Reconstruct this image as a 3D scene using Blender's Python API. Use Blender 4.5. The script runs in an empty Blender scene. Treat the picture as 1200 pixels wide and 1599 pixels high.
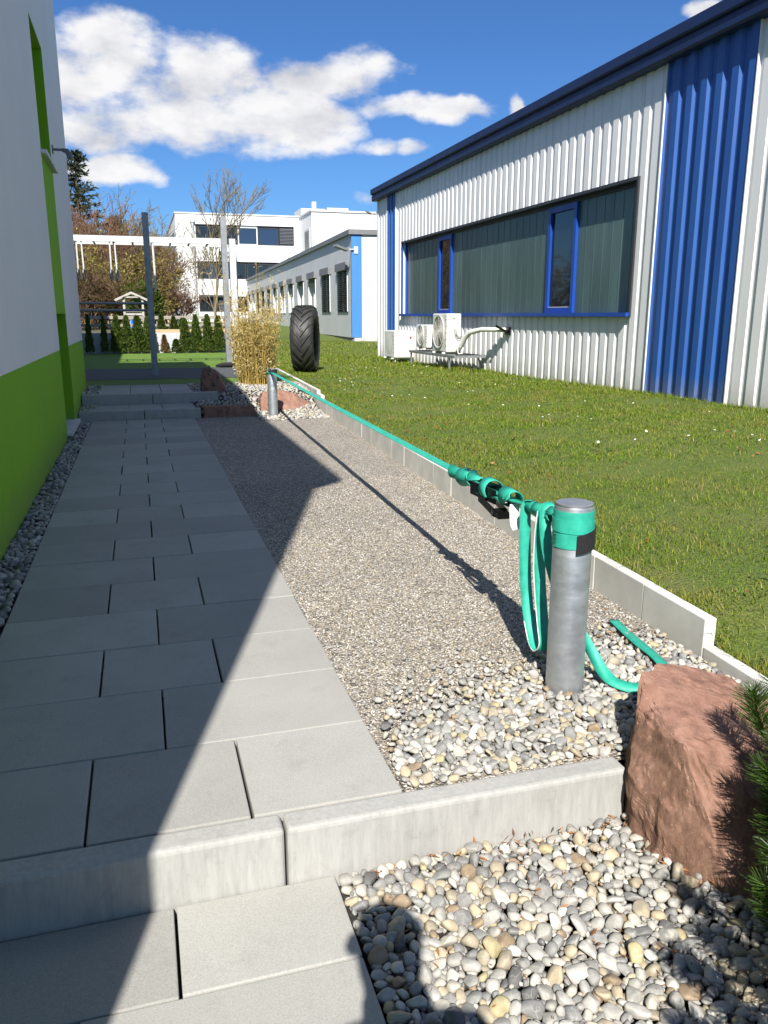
import bpy, bmesh, math, random
import numpy as np
from mathutils import Vector, Matrix, Euler

random.seed(7)
RNG = np.random.default_rng(11)
PI = math.pi
SC = bpy.context.scene
COL = SC.collection

# ------------------------------------------------------------------ camera
CAM_H = 1.2344
PITCH = math.radians(13.75)
YAW = math.radians(16.6)
cam_data = bpy.data.cameras.new('camera')
cam = bpy.data.objects.new('camera', cam_data)
COL.objects.link(cam)
cam.location = (0, 0, CAM_H)
cam.rotation_euler = Euler((PI / 2 - PITCH, 0, -YAW), 'XYZ')
cam_data.sensor_fit = 'VERTICAL'
cam_data.sensor_height = 36.0
cam_data.lens = 1255.0 / 1599.0 * 36.0
cam_data.clip_start = 0.02
cam_data.clip_end = 3000
SC.camera = cam

# ------------------------------------------------------------------ sky, sun, exposure
SUN_DIR = Vector((0.325, 1.05, -1.0)).normalized()
SUN_EL = math.asin(-SUN_DIR.z)
SUN_AZ = math.atan2(-SUN_DIR.x, -SUN_DIR.y)
SKY_STRENGTH = 0.0445
CLOUD_WHITE = (12.0, 11.9, 11.9)
CLOUD_GREY = (7.6, 7.7, 8.3)

world = bpy.data.worlds.new('World')
SC.world = world
world.use_nodes = True
wn = world.node_tree
wn.nodes.clear()


def nd(tree, typ, **kw):
    n = tree.nodes.new(typ)
    for k, v in kw.items():
        setattr(n, k, v)
    return n


def mth(tree, op, a, b=None, c=None, clamp=False):
    n = tree.nodes.new('ShaderNodeMath')
    n.operation = op
    n.use_clamp = clamp
    for i, v in enumerate((a, b, c)):
        if v is None:
            continue
        if isinstance(v, (int, float)):
            n.inputs[i].default_value = v
        else:
            tree.links.new(v, n.inputs[i])
    return n.outputs[0]


def mix(tree, fac, a, b, blend='MIX'):
    n = tree.nodes.new('ShaderNodeMix')
    n.data_type = 'RGBA'
    n.blend_type = blend
    for i, v in ((0, fac), (6, a), (7, b)):
        if isinstance(v, (int, float)):
            n.inputs[i].default_value = v
        elif isinstance(v, (tuple, list)):
            n.inputs[i].default_value = (*v[:3], 1)
        else:
            tree.links.new(v, n.inputs[i])
    return n.outputs[2]


def build_world():
    t = wn
    out = nd(t, 'ShaderNodeOutputWorld')
    bg = nd(t, 'ShaderNodeBackground')
    bg.inputs['Strength'].default_value = SKY_STRENGTH
    sky = nd(t, 'ShaderNodeTexSky', sky_type='NISHITA')
    sky.sun_disc = False
    sky.sun_elevation = SUN_EL
    sky.sun_rotation = SUN_AZ
    sky.altitude = 300
    sky.air_density = 1.0
    sky.dust_density = 0.25
    sky.ozone_density = 2.6
    tc = nd(t, 'ShaderNodeTexCoord')
    sep = nd(t, 'ShaderNodeSeparateXYZ')
    t.links.new(tc.outputs['Generated'], sep.inputs[0])
    # a little domain warp so that the cloud edges curl
    wz = nd(t, 'ShaderNodeTexNoise')
    wz.inputs['Scale'].default_value = 9.0
    wz.inputs['Detail'].default_value = 5.0
    t.links.new(tc.outputs['Generated'], wz.inputs['Vector'])
    ws = nd(t, 'ShaderNodeSeparateColor')
    t.links.new(wz.outputs['Color'], ws.inputs[0])
    az0 = mth(t, 'ARCTAN2', sep.outputs[0], sep.outputs[1])
    el0 = mth(t, 'ARCSINE', sep.outputs[2])
    az = mth(t, 'MULTIPLY_ADD', mth(t, 'SUBTRACT', ws.outputs[0], 0.5), 0.10, az0)
    el = mth(t, 'MULTIPLY_ADD', mth(t, 'SUBTRACT', ws.outputs[1], 0.5), 0.05, el0)
    # cloud banks: (azimuth, elevation, half width, half height), radians, all round the horizon; the unseen high ones are added to brighten and neutralise the shade
    banks = [(0.003, 0.267, 0.064, 0.042), (0.076, 0.245, 0.085, 0.046), (0.101, 0.209, 0.144, 0.034), (-0.023, 0.199, 0.085, 0.034),
             (-0.05, 0.235, 0.06, 0.042), (0.195, 0.212, 0.069, 0.03), (0.203, 0.255, 0.05, 0.022), (0.261, 0.258, 0.056, 0.026),
             (0.319, 0.228, 0.05, 0.014), (0.363, 0.223, 0.04, 0.012), (0.29, 0.188, 0.032, 0.010), (0.327, 0.186, 0.03, 0.010),
             (0.431, 0.226, 0.012, 0.013), (-0.01, 0.151, 0.058, 0.017), (0.258, 0.135, 0.02, 0.010), (0.638, 0.303, 0.019, 0.008),
             (-0.16, 0.21, 0.10, 0.05), (0.95, 0.22, 0.16, 0.04), (1.25, 0.33, 0.10, 0.05), (-0.75, 0.24, 0.14, 0.05), (-1.3, 0.3, 0.16, 0.06),
             (0.2, 0.75, 0.30, 0.10), (1.1, 0.62, 0.26, 0.09), (-0.6, 0.68, 0.30, 0.12), (-1.5, 0.60, 0.28, 0.10), (2.0, 0.70, 0.34, 0.12), (-2.4, 0.75, 0.34, 0.10),
             (3.0, 0.55, 0.22, 0.09), (0.7, 1.05, 0.6, 0.12), (-1.9, 1.1, 0.7, 0.13), (1.9, 0.2, 0.2, 0.05), (2.6, 0.33, 0.14, 0.06), (-2.0, 0.2, 0.2, 0.05), (-2.7, 0.28, 0.1, 0.04)]

    def bank_sum(azs, els):
        tot = None
        for a, e, ra, re in banks:
            da = mth(t, 'MULTIPLY', mth(t, 'SUBTRACT', azs, a), 1.0 / ra)
            de = mth(t, 'MULTIPLY', mth(t, 'SUBTRACT', els, e), 1.0 / re)
            r2 = mth(t, 'ADD', mth(t, 'MULTIPLY', da, da), mth(t, 'MULTIPLY', de, de))
            g = mth(t, 'SUBTRACT', 1.0, r2)
            tot = g if tot is None else mth(t, 'SMOOTH_MAX', tot, g, 0.25)
        return tot
    big = bank_sum(az, el)

    def fbm(dz):
        mp = nd(t, 'ShaderNodeMapping')
        mp.inputs['Scale'].default_value = (1, 1, 1.9)
        mp.inputs['Location'].default_value = (0.37, 0.1, dz)
        t.links.new(tc.outputs['Generated'], mp.inputs[0])
        n = nd(t, 'ShaderNodeTexNoise')
        n.inputs['Scale'].default_value = 13.0
        n.inputs['Detail'].default_value = 7.0
        n.inputs['Roughness'].default_value = 0.56
        t.links.new(mp.outputs[0], n.inputs['Vector'])
        return n.outputs['Fac']
    n1 = fbm(0.0)
    n2 = fbm(-0.055)
    dens = mth(t, 'ADD', mth(t, 'MAXIMUM', big, -1.6), mth(t, 'MULTIPLY', mth(t, 'SUBTRACT', n1, 0.47), 4.2))
    mr = nd(t, 'ShaderNodeMapRange', interpolation_type='SMOOTHSTEP')
    t.links.new(dens, mr.inputs[0])
    mr.inputs[1].default_value = -0.25
    mr.inputs[2].default_value = 1.05
    alpha = mth(t, 'MULTIPLY', mr.outputs[0], 0.97)
    # the upper, sun side of each billow is bright, its base greyer
    lit = mth(t, 'MULTIPLY_ADD', mth(t, 'SUBTRACT', n1, n2), 2.6, 0.62)
    thick = nd(t, 'ShaderNodeMapRange')
    t.links.new(dens, thick.inputs[0])
    thick.inputs[1].default_value = 0.2
    thick.inputs[2].default_value = 1.9
    thick.inputs[3].default_value = 0.12
    thick.inputs[4].default_value = -0.12
    lit = mth(t, 'ADD', lit, thick.outputs[0], clamp=True)
    ccol = mix(t, lit, CLOUD_GREY, CLOUD_WHITE)
    # sky a little more saturated, as the phone shows it
    tint = mix(t, 1.0, sky.outputs[0], (0.54, 0.92, 1.41), 'MULTIPLY')
    col = mix(t, alpha, tint, ccol)
    t.links.new(col, bg.inputs['Color'])
    t.links.new(bg.outputs[0], out.inputs['Surface'])


build_world()
world.cycles.sampling_method = 'MANUAL'
world.cycles.sample_map_resolution = 256

sun_data = bpy.data.lights.new('sun', 'SUN')
sun_data.energy = 4.6
sun_data.angle = math.radians(0.5)
sun_data.color = (1.0, 0.955, 0.88)
sun = bpy.data.objects.new('sun', sun_data)
COL.objects.link(sun)
sun.location = (-6, -20, 22)
sun.rotation_euler = SUN_DIR.to_track_quat('-Z', 'Y').to_euler()

vs = SC.view_settings
vs.view_transform = 'Standard'
vs.look = 'None'
vs.exposure = 0.88
vs.gamma = 1.0
SC.cycles.use_denoising = True
SC.cycles.max_bounces = 6
SC.cycles.diffuse_bounces = 3
SC.cycles.glossy_bounces = 2
SC.cycles.caustics_reflective = False
SC.cycles.caustics_refractive = False

# ------------------------------------------------------------------ helpers
MATS = {}


def srgb(r, g, b):
    f = lambda c: c / 12.92 if c <= 0.04045 else ((c + 0.055) / 1.055) ** 2.4
    return tuple(f(c / 255.0) for c in (r, g, b))


def new_mat(name):
    m = bpy.data.materials.new(name)
    m.use_nodes = True
    t = m.node_tree
    b = t.nodes['Principled BSDF']
    MATS[name] = m
    return m, t, b


def coords(t, kind='Object', scale=None):
    if kind == 'World':
        g = nd(t, 'ShaderNodeNewGeometry')
        s = g.outputs['Position']
    else:
        s = nd(t, 'ShaderNodeTexCoord').outputs[kind]
    if scale is not None:
        mp = nd(t, 'ShaderNodeMapping')
        mp.inputs['Scale'].default_value = scale
        t.links.new(s, mp.inputs[0])
        s = mp.outputs[0]
    return s


def noise(t, vec, scale, detail=4, rough=0.55, out='Fac'):
    n = nd(t, 'ShaderNodeTexNoise')
    n.inputs['Scale'].default_value = scale
    n.inputs['Detail'].default_value = detail
    n.inputs['Roughness'].default_value = rough
    t.links.new(vec, n.inputs['Vector'])
    return n.outputs[out]


def ramp(t, fac, stops, interp='LINEAR'):
    n = nd(t, 'ShaderNodeValToRGB')
    cr = n.color_ramp
    cr.interpolation = interp
    while len(cr.elements) < len(stops):
        cr.elements.new(0.5)
    for e, (p, c) in zip(cr.elements, stops):
        e.position = p
        e.color = (*c, 1)
    t.links.new(fac, n.inputs[0])
    return n.outputs[0]


def bump(t, b, height, strength=0.3, dist=0.01, prev=None):
    n = nd(t, 'ShaderNodeBump')
    n.inputs['Strength'].default_value = strength
    n.inputs['Distance'].default_value = dist
    t.links.new(height, n.inputs['Height'])
    if prev is not None:
        t.links.new(prev, n.inputs['Normal'])
    t.links.new(n.outputs[0], b.inputs['Normal'])
    return n.outputs[0]


def simple(name, c1, c2=None, scale=8.0, rough=0.7, metal=0.0, bmp=0.0, bdist=0.004, kind='Object', stretch=None, detail=5, objvar=0.0, bscale=None, spec=None):
    m, t, b = new_mat(name)
    c2 = c2 or tuple(x * 0.82 for x in c1)
    v = coords(t, kind, stretch)
    f = noise(t, v, scale, detail)
    f2 = ramp(t, f, [(0.3, c2), (0.7, c1)])
    if objvar:
        oi = nd(t, 'ShaderNodeObjectInfo')
        k = mth(t, 'MULTIPLY_ADD', oi.outputs['Random'], 2 * objvar, 1 - objvar)
        vm = nd(t, 'ShaderNodeVectorMath', operation='SCALE')
        t.links.new(f2, vm.inputs[0])
        t.links.new(k, vm.inputs['Scale'])
        f2 = vm.outputs[0]
    t.links.new(f2, b.inputs['Base Color'])
    b.inputs['Roughness'].default_value = rough
    b.inputs['Metallic'].default_value = metal
    if spec is not None:
        b.inputs['Specular IOR Level'].default_value = spec
    if bmp:
        bump(t, b, noise(t, v, bscale or scale * 6, 4), bmp, bdist)
    return m


def setprops(o, label=None, cat=None, group=None, kind=None):
    if label:
        o['label'] = label
    if cat:
        o['category'] = cat
    if group:
        o['group'] = group
    if kind:
        o['kind'] = kind
    return o


def thing(name, label, cat, loc=(0, 0, 0), rotz=0.0, group=None):
    o = bpy.data.objects.new(name, None)
    o.empty_display_size = 0.1
    COL.objects.link(o)
    o.location = loc
    o.rotation_euler = (0, 0, rotz)
    return setprops(o, label, cat, group)


def struct(name, loc=(0, 0, 0)):
    o = bpy.data.objects.new(name, None)
    o.empty_display_size = 0.1
    COL.objects.link(o)
    o.location = loc
    o['kind'] = 'structure'
    return o


def link(name, mesh, mat=None, parent=None, loc=(0, 0, 0), rot=(0, 0, 0), scale=None):
    o = bpy.data.objects.new(name, mesh)
    COL.objects.link(o)
    if mat is not None and len(mesh.materials) == 0:
        mesh.materials.append(MATS[mat] if isinstance(mat, str) else mat)
    if parent is not None:
        o.parent = parent
    o.location = loc
    o.rotation_euler = rot
    if scale is not None:
        o.scale = scale
    return o


class MB:
    """collects boxes, tubes and lathes, then links them as one mesh object"""

    def __init__(self):
        self.v = []
        self.f = []

    def add(self, vs, fs):
        n = len(self.v)
        self.v += [tuple(p) for p in vs]
        self.f += [tuple(i + n for i in f) for f in fs]
        return self

    def box(self, x0, x1, y0, y1, z0, z1):
        vs = [(x0, y0, z0), (x1, y0, z0), (x1, y1, z0), (x0, y1, z0), (x0, y0, z1), (x1, y0, z1), (x1, y1, z1), (x0, y1, z1)]
        fs = [(0, 3, 2, 1), (4, 5, 6, 7), (0, 1, 5, 4), (1, 2, 6, 5), (2, 3, 7, 6), (3, 0, 4, 7)]
        return self.add(vs, fs)

    def obox(self, p0, p1, w, h, up=(0, 0, 1)):
        """a bar of section w x h from p0 to p1"""
        p0, p1 = Vector(p0), Vector(p1)
        d = (p1 - p0).normalized()
        upv = Vector(up)
        s = d.cross(upv)
        if s.length < 1e-4:
            s = d.cross(Vector((1, 0, 0)))
        s.normalize()
        u = s.cross(d).normalized()
        s *= w / 2
        u *= h / 2
        vs = [p0 - s - u, p0 + s - u, p0 + s + u, p0 - s + u, p1 - s - u, p1 + s - u, p1 + s + u, p1 - s + u]
        fs = [(0, 1, 2, 3), (4, 7, 6, 5), (0, 4, 5, 1), (1, 5, 6, 2), (2, 6, 7, 3), (3, 7, 4, 0)]
        return self.add(vs, fs)

    def tube(self, pts, r, n=8, caps=True):
        pts = [Vector(p) for p in pts]
        rs = r if isinstance(r, (list, tuple)) else [r] * len(pts)
        rings = []
        prev = None
        for i, p in enumerate(pts):
            d = (pts[min(i + 1, len(pts) - 1)] - pts[max(i - 1, 0)]).normalized()
            if prev is None:
                a = d.cross(Vector((0, 0, 1)))
                if a.length < 1e-3:
                    a = d.cross(Vector((1, 0, 0)))
            else:
                a = prev - d * prev.dot(d)
            a.normalize()
            prev = a
            b = d.cross(a)
            rings.append([p + (a * math.cos(2 * PI * k / n) + b * math.sin(2 * PI * k / n)) * rs[i] for k in range(n)])
        vs = [q for ring in rings for q in ring]
        fs = []
        for i in range(len(pts) - 1):
            for k in range(n):
                k2 = (k + 1) % n
                fs.append((i * n + k, i * n + k2, (i + 1) * n + k2, (i + 1) * n + k))
        if caps:
            fs.append(tuple(range(n - 1, -1, -1)))
            fs.append(tuple((len(pts) - 1) * n + k for k in range(n)))
        return self.add(vs, fs)

    def lathe(self, prof, n=24, c=(0, 0, 0), axis='Z'):
        vs = []
        for r, z in prof:
            for k in range(n):
                a = 2 * PI * k / n
                p = (r * math.cos(a), r * math.sin(a), z)
                if axis == 'X':
                    p = (p[2], p[0], p[1])
                elif axis == 'Y':
                    p = (p[1], p[2], p[0])
                vs.append((p[0] + c[0], p[1] + c[1], p[2] + c[2]))
        fs = []
        for i in range(len(prof) - 1):
            for k in range(n):
                k2 = (k + 1) % n
                fs.append((i * n + k, i * n + k2, (i + 1) * n + k2, (i + 1) * n + k))
        return self.add(vs, fs)

    def mesh(self, name, smooth=False):
        me = bpy.data.meshes.new(name)
        me.from_pydata(self.v, [], self.f)
        me.update()
        if smooth:
            me.shade_smooth()
        return me

    def build(self, name, mat, parent=None, smooth=False, loc=(0, 0, 0), rot=(0, 0, 0)):
        return link(name, self.mesh(name, smooth), mat, parent, loc, rot)


def np_mesh(name, V, F, smooth=False):
    """fast mesh from numpy arrays; F is (n,3) or (n,4)"""
    me = bpy.data.meshes.new(name)
    nv, nf, k = len(V), len(F), F.shape[1]
    me.vertices.add(nv)
    me.vertices.foreach_set('co', np.ascontiguousarray(V, dtype=np.float32).ravel())
    me.loops.add(nf * k)
    me.loops.foreach_set('vertex_index', np.ascontiguousarray(F, dtype=np.int32).ravel())
    me.polygons.add(nf)
    me.polygons.foreach_set('loop_start', np.arange(0, nf * k, k, dtype=np.int32))
    me.update(calc_edges=True)
    if smooth:
        me.shade_smooth()
    return me


def bevel_box_mesh(name, sx, sy, sz, bev=0.004, seg=2, top=True):
    """box with its top at z = 0 (or centred), edges bevelled"""
    bm = bmesh.new()
    bmesh.ops.create_cube(bm, size=1.0)
    for v in bm.verts:
        v.co.x *= sx
        v.co.y *= sy
        v.co.z = v.co.z * sz - (sz / 2 if top else 0)
    bmesh.ops.bevel(bm, geom=bm.edges[:], offset=bev, segments=seg, profile=0.5, affect='EDGES')
    me = bpy.data.meshes.new(name)
    bm.to_mesh(me)
    bm.free()
    return me


def ico(sub):
    bm = bmesh.new()
    bmesh.ops.create_icosphere(bm, subdivisions=sub, radius=1.0)
    V = np.array([v.co[:] for v in bm.verts])
    F = np.array([[v.index for v in f.verts] for f in bm.faces])
    bm.free()
    return V, F


def rotmats(ax, ay, az):
    cx, sx, cy, sy, cz, sz = np.cos(ax), np.sin(ax), np.cos(ay), np.sin(ay), np.cos(az), np.sin(az)
    R = np.empty((len(ax), 3, 3))
    R[:, 0, 0] = cz * cy
    R[:, 0, 1] = cz * sy * sx - sz * cx
    R[:, 0, 2] = cz * sy * cx + sz * sx
    R[:, 1, 0] = sz * cy
    R[:, 1, 1] = sz * sy * sx + cz * cx
    R[:, 1, 2] = sz * sy * cx - cz * sx
    R[:, 2, 0] = -sy
    R[:, 2, 1] = cy * sx
    R[:, 2, 2] = cy * cx
    return R


def snoise(P, seed, freq):
    """cheap smooth pseudo noise for displacing rocks and stones"""
    r = np.random.default_rng(seed)
    out = np.zeros(len(P))
    for _ in range(7):
        d = r.normal(size=3)
        out += np.sin(P @ d * freq + r.uniform(0, 6.28))
    return out / 7


def stone_shapes(n, sub, seed):
    V, F = ico(sub)
    res = []
    for i in range(n):
        s = 1 + 0.26 * snoise(V, seed + i, 1.7) + 0.13 * snoise(V, seed + 50 + i, 3.2) + 0.05 * snoise(V, seed + 90 + i, 6.0)
        W = V * s[:, None]
        W = np.sign(W) * np.abs(W) ** 0.84          # slightly boxy, like river stones
        for _ in range(5):                          # worn flats
            nn = RNG.normal(size=3)
            nn /= np.linalg.norm(nn)
            q = np.maximum(0, W @ nn - RNG.uniform(0.55, 0.85))
            W = W - q[:, None] * nn[None] * 0.85
        W *= np.array([1.0, RNG.uniform(0.66, 0.95), RNG.uniform(0.42, 0.68)])
        res.append(W)
    return res, F


def pack(inside, bounds, sizes, overlap, tries, seed):
    """dart throwing from the largest stone to the smallest"""
    r = np.random.default_rng(seed)
    cell = max(sizes) * 2.1
    grid = {}
    out = []
    x0, x1, y0, y1 = bounds
    for s in sizes:
        for _ in range(tries):
            x, y = r.uniform(x0, x1), r.uniform(y0, y1)
            if not inside(x, y):
                continue
            gx, gy = int(x // cell), int(y // cell)
            ok = True
            for i in (-1, 0, 1):
                for j in (-1, 0, 1):
                    for (px, py, ps) in grid.get((gx + i, gy + j), ()):
                        m = (ps + s) * overlap
                        if (px - x) ** 2 + (py - y) ** 2 < m * m:
                            ok = False
                            break
                    if not ok:
                        break
                if not ok:
                    break
            if ok:
                grid.setdefault((gx, gy), []).append((x, y, s))
                out.append((x, y, s))
                break
    return out


def joined_stones(name, stones, shapes, F, zf, mat, parent, seed, tilt=0.45, zj=0.3):
    """stones: (x, y, radius); zf(x, y) is the level they lie on"""
    r = np.random.default_rng(seed)
    n = len(stones)
    S = np.array(stones)
    nv = len(shapes[0])
    idx = r.integers(0, len(shapes), n)
    base = np.stack(shapes)[idx]                                # n, nv, 3
    R = rotmats(r.normal(0, tilt, n), r.normal(0, tilt, n), r.uniform(0, 6.28, n))
    P = np.einsum('nij,nvj->nvi', R, base) * S[:, 2][:, None, None] * 1.12
    z = np.array([zf(x, y) for x, y, _ in stones]) + S[:, 2] * r.uniform(-zj, zj, n)
    P += np.stack([S[:, 0], S[:, 1], z], 1)[:, None, :]
    V = P.reshape(-1, 3)
    FF = (F[None] + (np.arange(n) * nv)[:, None, None]).reshape(-1, 3)
    o = link(name, np_mesh(name, V, FF, True), mat, parent)
    o['kind'] = 'stuff'
    return o


# ------------------------------------------------------------------ materials
def make_materials():
    # precast concrete slabs
    m, t, b = new_mat('slab')
    v = coords(t, 'World')
    oi = nd(t, 'ShaderNodeObjectInfo')
    f = noise(t, v, 2.3, 6, 0.6)
    c = ramp(t, f, [(0.28, (0.30, 0.29, 0.265)), (0.72, (0.385, 0.375, 0.345))])
    f2 = noise(t, v, 260, 2, 0.6)
    c = mix(t, 0.35, c, ramp(t, f2, [(0.3, (0.2, 0.2, 0.19)), (0.7, (0.46, 0.455, 0.43))]))
    k = mth(t, 'MULTIPLY_ADD', oi.outputs['Random'], 0.22, 0.89)
    vm = nd(t, 'ShaderNodeVectorMath', operation='SCALE')
    t.links.new(c, vm.inputs[0])
    t.links.new(k, vm.inputs['Scale'])
    st = noise(t, v, 7, 5, 0.7)
    c = mix(t, mth(t, 'MULTIPLY', ramp(t, st, [(0.55, (0, 0, 0)), (0.8, (1, 1, 1))]), 0.35), vm.outputs[0], (0.18, 0.172, 0.15))
    blot = ramp(t, noise(t, v, 26, 5, 0.75), [(0.66, (0, 0, 0)), (0.74, (1, 1, 1))])
    c = mix(t, mth(t, 'MULTIPLY', blot, 0.22), c, (0.13, 0.12, 0.10))
    t.links.new(c, b.inputs['Base Color'])
    b.inputs['Roughness'].default_value = 0.82
    b.inputs['Specular IOR Level'].default_value = 0.3
    bump(t, b, f2, 0.25, 0.0015)
    # step / kerb concrete with fine vertical casting streaks and dark blotches
    m, t, b = new_mat('kerb')
    v = coords(t, 'World', (1, 1, 0.12))
    w = coords(t, 'World')
    c = ramp(t, noise(t, v, 70, 5, 0.65), [(0.3, (0.29, 0.285, 0.27)), (0.7, (0.43, 0.425, 0.40))])
    c = mix(t, mth(t, 'MULTIPLY', ramp(t, noise(t, w, 16, 7, 0.7), [(0.53, (0, 0, 0)), (0.70, (1, 1, 1))]), 0.5), c, (0.17, 0.165, 0.155))
    pit = ramp(t, noise(t, w, 85, 4, 0.7), [(0.62, (0, 0, 0)), (0.70, (1, 1, 1))])
    c = mix(t, mth(t, 'MULTIPLY', pit, 0.4), c, (0.12, 0.118, 0.11))
    c = mix(t, 0.35, c, ramp(t, noise(t, w, 3, 4), [(0.3, (0.29, 0.285, 0.27)), (0.7, (0.43, 0.42, 0.40))]))
    t.links.new(c, b.inputs['Base Color'])
    b.inputs['Roughness'].default_value = 0.85
    bump(t, b, noise(t, v, 90, 4), 0.35, 0.002)
    simple('edging', (0.64, 0.625, 0.58), (0.48, 0.47, 0.435), 5.5, 0.85, bmp=0.3, bdist=0.0015, bscale=180, kind='World', detail=7, objvar=0.07)
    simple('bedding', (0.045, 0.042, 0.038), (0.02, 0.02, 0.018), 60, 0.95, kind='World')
    # fine gravel
    m, t, b = new_mat('fine_gravel')
    v = coords(t, 'World')
    vo = nd(t, 'ShaderNodeTexVoronoi')
    vo.inputs['Scale'].default_value = 128
    vo.inputs['Randomness'].default_value = 1.0
    t.links.new(v, vo.inputs['Vector'])
    sc = nd(t, 'ShaderNodeSeparateColor')
    t.links.new(vo.outputs['Color'], sc.inputs[0])
    c = ramp(t, sc.outputs[0], [(0.0, (0.13, 0.12, 0.105)), (0.12, (0.24, 0.22, 0.185)), (0.30, (0.37, 0.335, 0.28)), (0.48, (0.43, 0.365, 0.265)),
                                (0.62, (0.48, 0.45, 0.40)), (0.80, (0.62, 0.58, 0.52)), (0.94, (0.78, 0.75, 0.70))], 'CONSTANT')
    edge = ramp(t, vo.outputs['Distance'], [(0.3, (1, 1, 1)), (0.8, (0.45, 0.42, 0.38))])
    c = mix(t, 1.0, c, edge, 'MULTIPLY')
    c = mix(t, 1.0, c, ramp(t, noise(t, v, 1.3, 4), [(0.3, (0.92, 0.925, 0.95)), (0.7, (1.14, 1.135, 1.13))]), 'MULTIPLY')
    t.links.new(c, b.inputs['Base Color'])
    b.inputs['Roughness'].default_value = 0.8
    inv = mth(t, 'SUBTRACT', 1.0, vo.outputs['Distance'])
    inv = mth(t, 'MULTIPLY_ADD', sc.outputs[1], 0.7, inv)
    bump(t, b, inv, 0.9, 0.007)
    # pebbles and grains: one colour for each stone

    def stone_mat(name, stops, rough, nscale):
        m, t, b = new_mat(name)
        g = nd(t, 'ShaderNodeNewGeometry')
        oi = nd(t, 'ShaderNodeObjectInfo')
        k = mth(t, 'FRACT', mth(t, 'ADD', g.outputs['Random Per Island'], mth(t, 'MULTIPLY', oi.outputs['Random'], 7.31)))
        c = ramp(t, k, stops, 'CONSTANT')
        v = coords(t, 'World')
        f = noise(t, v, nscale, 5, 0.65)
        c = mix(t, 1.0, c, ramp(t, f, [(0.25, (0.68, 0.68, 0.68)), (0.75, (1.22, 1.2, 1.16))]), 'MULTIPLY')
        # pale veins on some stones
        vein = ramp(t, noise(t, v, nscale * 0.7, 2, 0.4), [(0.485, (0, 0, 0)), (0.5, (1, 1, 1)), (0.515, (0, 0, 0))])
        c = mix(t, mth(t, 'MULTIPLY', vein, 0.3), c, (0.6, 0.58, 0.54))
        t.links.new(c, b.inputs['Base Color'])
        b.inputs['Roughness'].default_value = rough
        b.inputs['Specular IOR Level'].default_value = 0.35
        bump(t, b, f, 0.25, 0.003)
    cols = [(p_, tuple((0.86 * q_ + 0.04) * w_ for q_, w_ in zip(c_, (1.0, 0.985, 0.95)))) for p_, c_ in [(0.0, (0.30, 0.30, 0.295)), (0.13, (0.43, 0.425, 0.41)), (0.27, (0.21, 0.213, 0.22)), (0.38, (0.50, 0.475, 0.42)), (0.5, (0.36, 0.355, 0.335)),
            (0.61, (0.47, 0.40, 0.28)), (0.68, (0.58, 0.57, 0.545)), (0.77, (0.265, 0.275, 0.275)), (0.85, (0.39, 0.34, 0.25)), (0.91, (0.30, 0.22, 0.14)),
            (0.945, (0.105, 0.105, 0.11)), (0.975, (0.42, 0.36, 0.20))]]
    stone_mat('pebble', cols, 0.62, 45)
    stone_mat('pebble_grey', [(p, tuple(x * 0.8 for x in (sum(q) / 3 * 0.65 + q[0] * 0.35, sum(q) / 3 * 0.65 + q[1] * 0.35, sum(q) / 3 * 0.65 + q[2] * 0.35))) for p, q in cols], 0.7, 45)
    stone_mat('grain', [(0.0, (0.13, 0.12, 0.105)), (0.14, (0.24, 0.215, 0.18)), (0.34, (0.35, 0.31, 0.25)), (0.5, (0.44, 0.36, 0.24)), (0.66, (0.44, 0.41, 0.37)),
                        (0.78, (0.56, 0.53, 0.48)), (0.90, (0.78, 0.75, 0.70))], 0.7, 60)
    # red sandstone
    m, t, b = new_mat('sandstone')
    v = coords(t, 'Object')
    vs_ = coords(t, 'Object', (3.2, 2.6, 0.8))
    f = noise(t, v, 3.2, 7, 0.65)
    c = ramp(t, f, [(0.25, (0.16, 0.078, 0.055)), (0.5, (0.275, 0.148, 0.108)), (0.75, (0.37, 0.22, 0.168))])
    c = mix(t, 0.42, c, ramp(t, noise(t, vs_, 7, 6, 0.7), [(0.3, (0.15, 0.07, 0.045)), (0.7, (0.44, 0.27, 0.21))]))
    vein = ramp(t, noise(t, vs_, 4.0, 6, 0.62), [(0.487, (0, 0, 0)), (0.5, (1, 1, 1)), (0.513, (0, 0, 0))])
    c = mix(t, mth(t, 'MULTIPLY', vein, 0.12), c, (0.42, 0.30, 0.23))
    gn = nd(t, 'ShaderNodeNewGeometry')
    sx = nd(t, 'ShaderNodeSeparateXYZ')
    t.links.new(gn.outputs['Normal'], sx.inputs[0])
    west_shade = nd(t, 'ShaderNodeMapRange')  # shade of the west-facing side painted into the colour, with rough brown mottling
    t.links.new(mth(t, 'ADD', sx.outputs[0], mth(t, 'MULTIPLY', mth(t, 'SUBTRACT', noise(t, vs_, 5, 6, 0.7), 0.5), 0.9)), west_shade.inputs[0])
    west_shade.inputs[1].default_value = -0.35
    west_shade.inputs[2].default_value = -0.75
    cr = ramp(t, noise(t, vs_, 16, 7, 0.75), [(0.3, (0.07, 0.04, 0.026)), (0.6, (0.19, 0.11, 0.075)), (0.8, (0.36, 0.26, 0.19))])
    c = mix(t, mth(t, 'MULTIPLY', west_shade.outputs[0], 0.85), c, cr)
    speck = ramp(t, noise(t, v, 140, 3, 0.6), [(0.62, (0, 0, 0)), (0.7, (1, 1, 1))])
    c = mix(t, mth(t, 'MULTIPLY', speck, 0.35), c, (0.5, 0.38, 0.31))
    dark = ramp(t, noise(t, v, 11, 6, 0.75), [(0.56, (0, 0, 0)), (0.70, (1, 1, 1))])
    c = mix(t, mth(t, 'MULTIPLY', dark, 0.55), c, (0.085, 0.045, 0.03))
    t.links.new(c, b.inputs['Base Color'])
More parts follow.
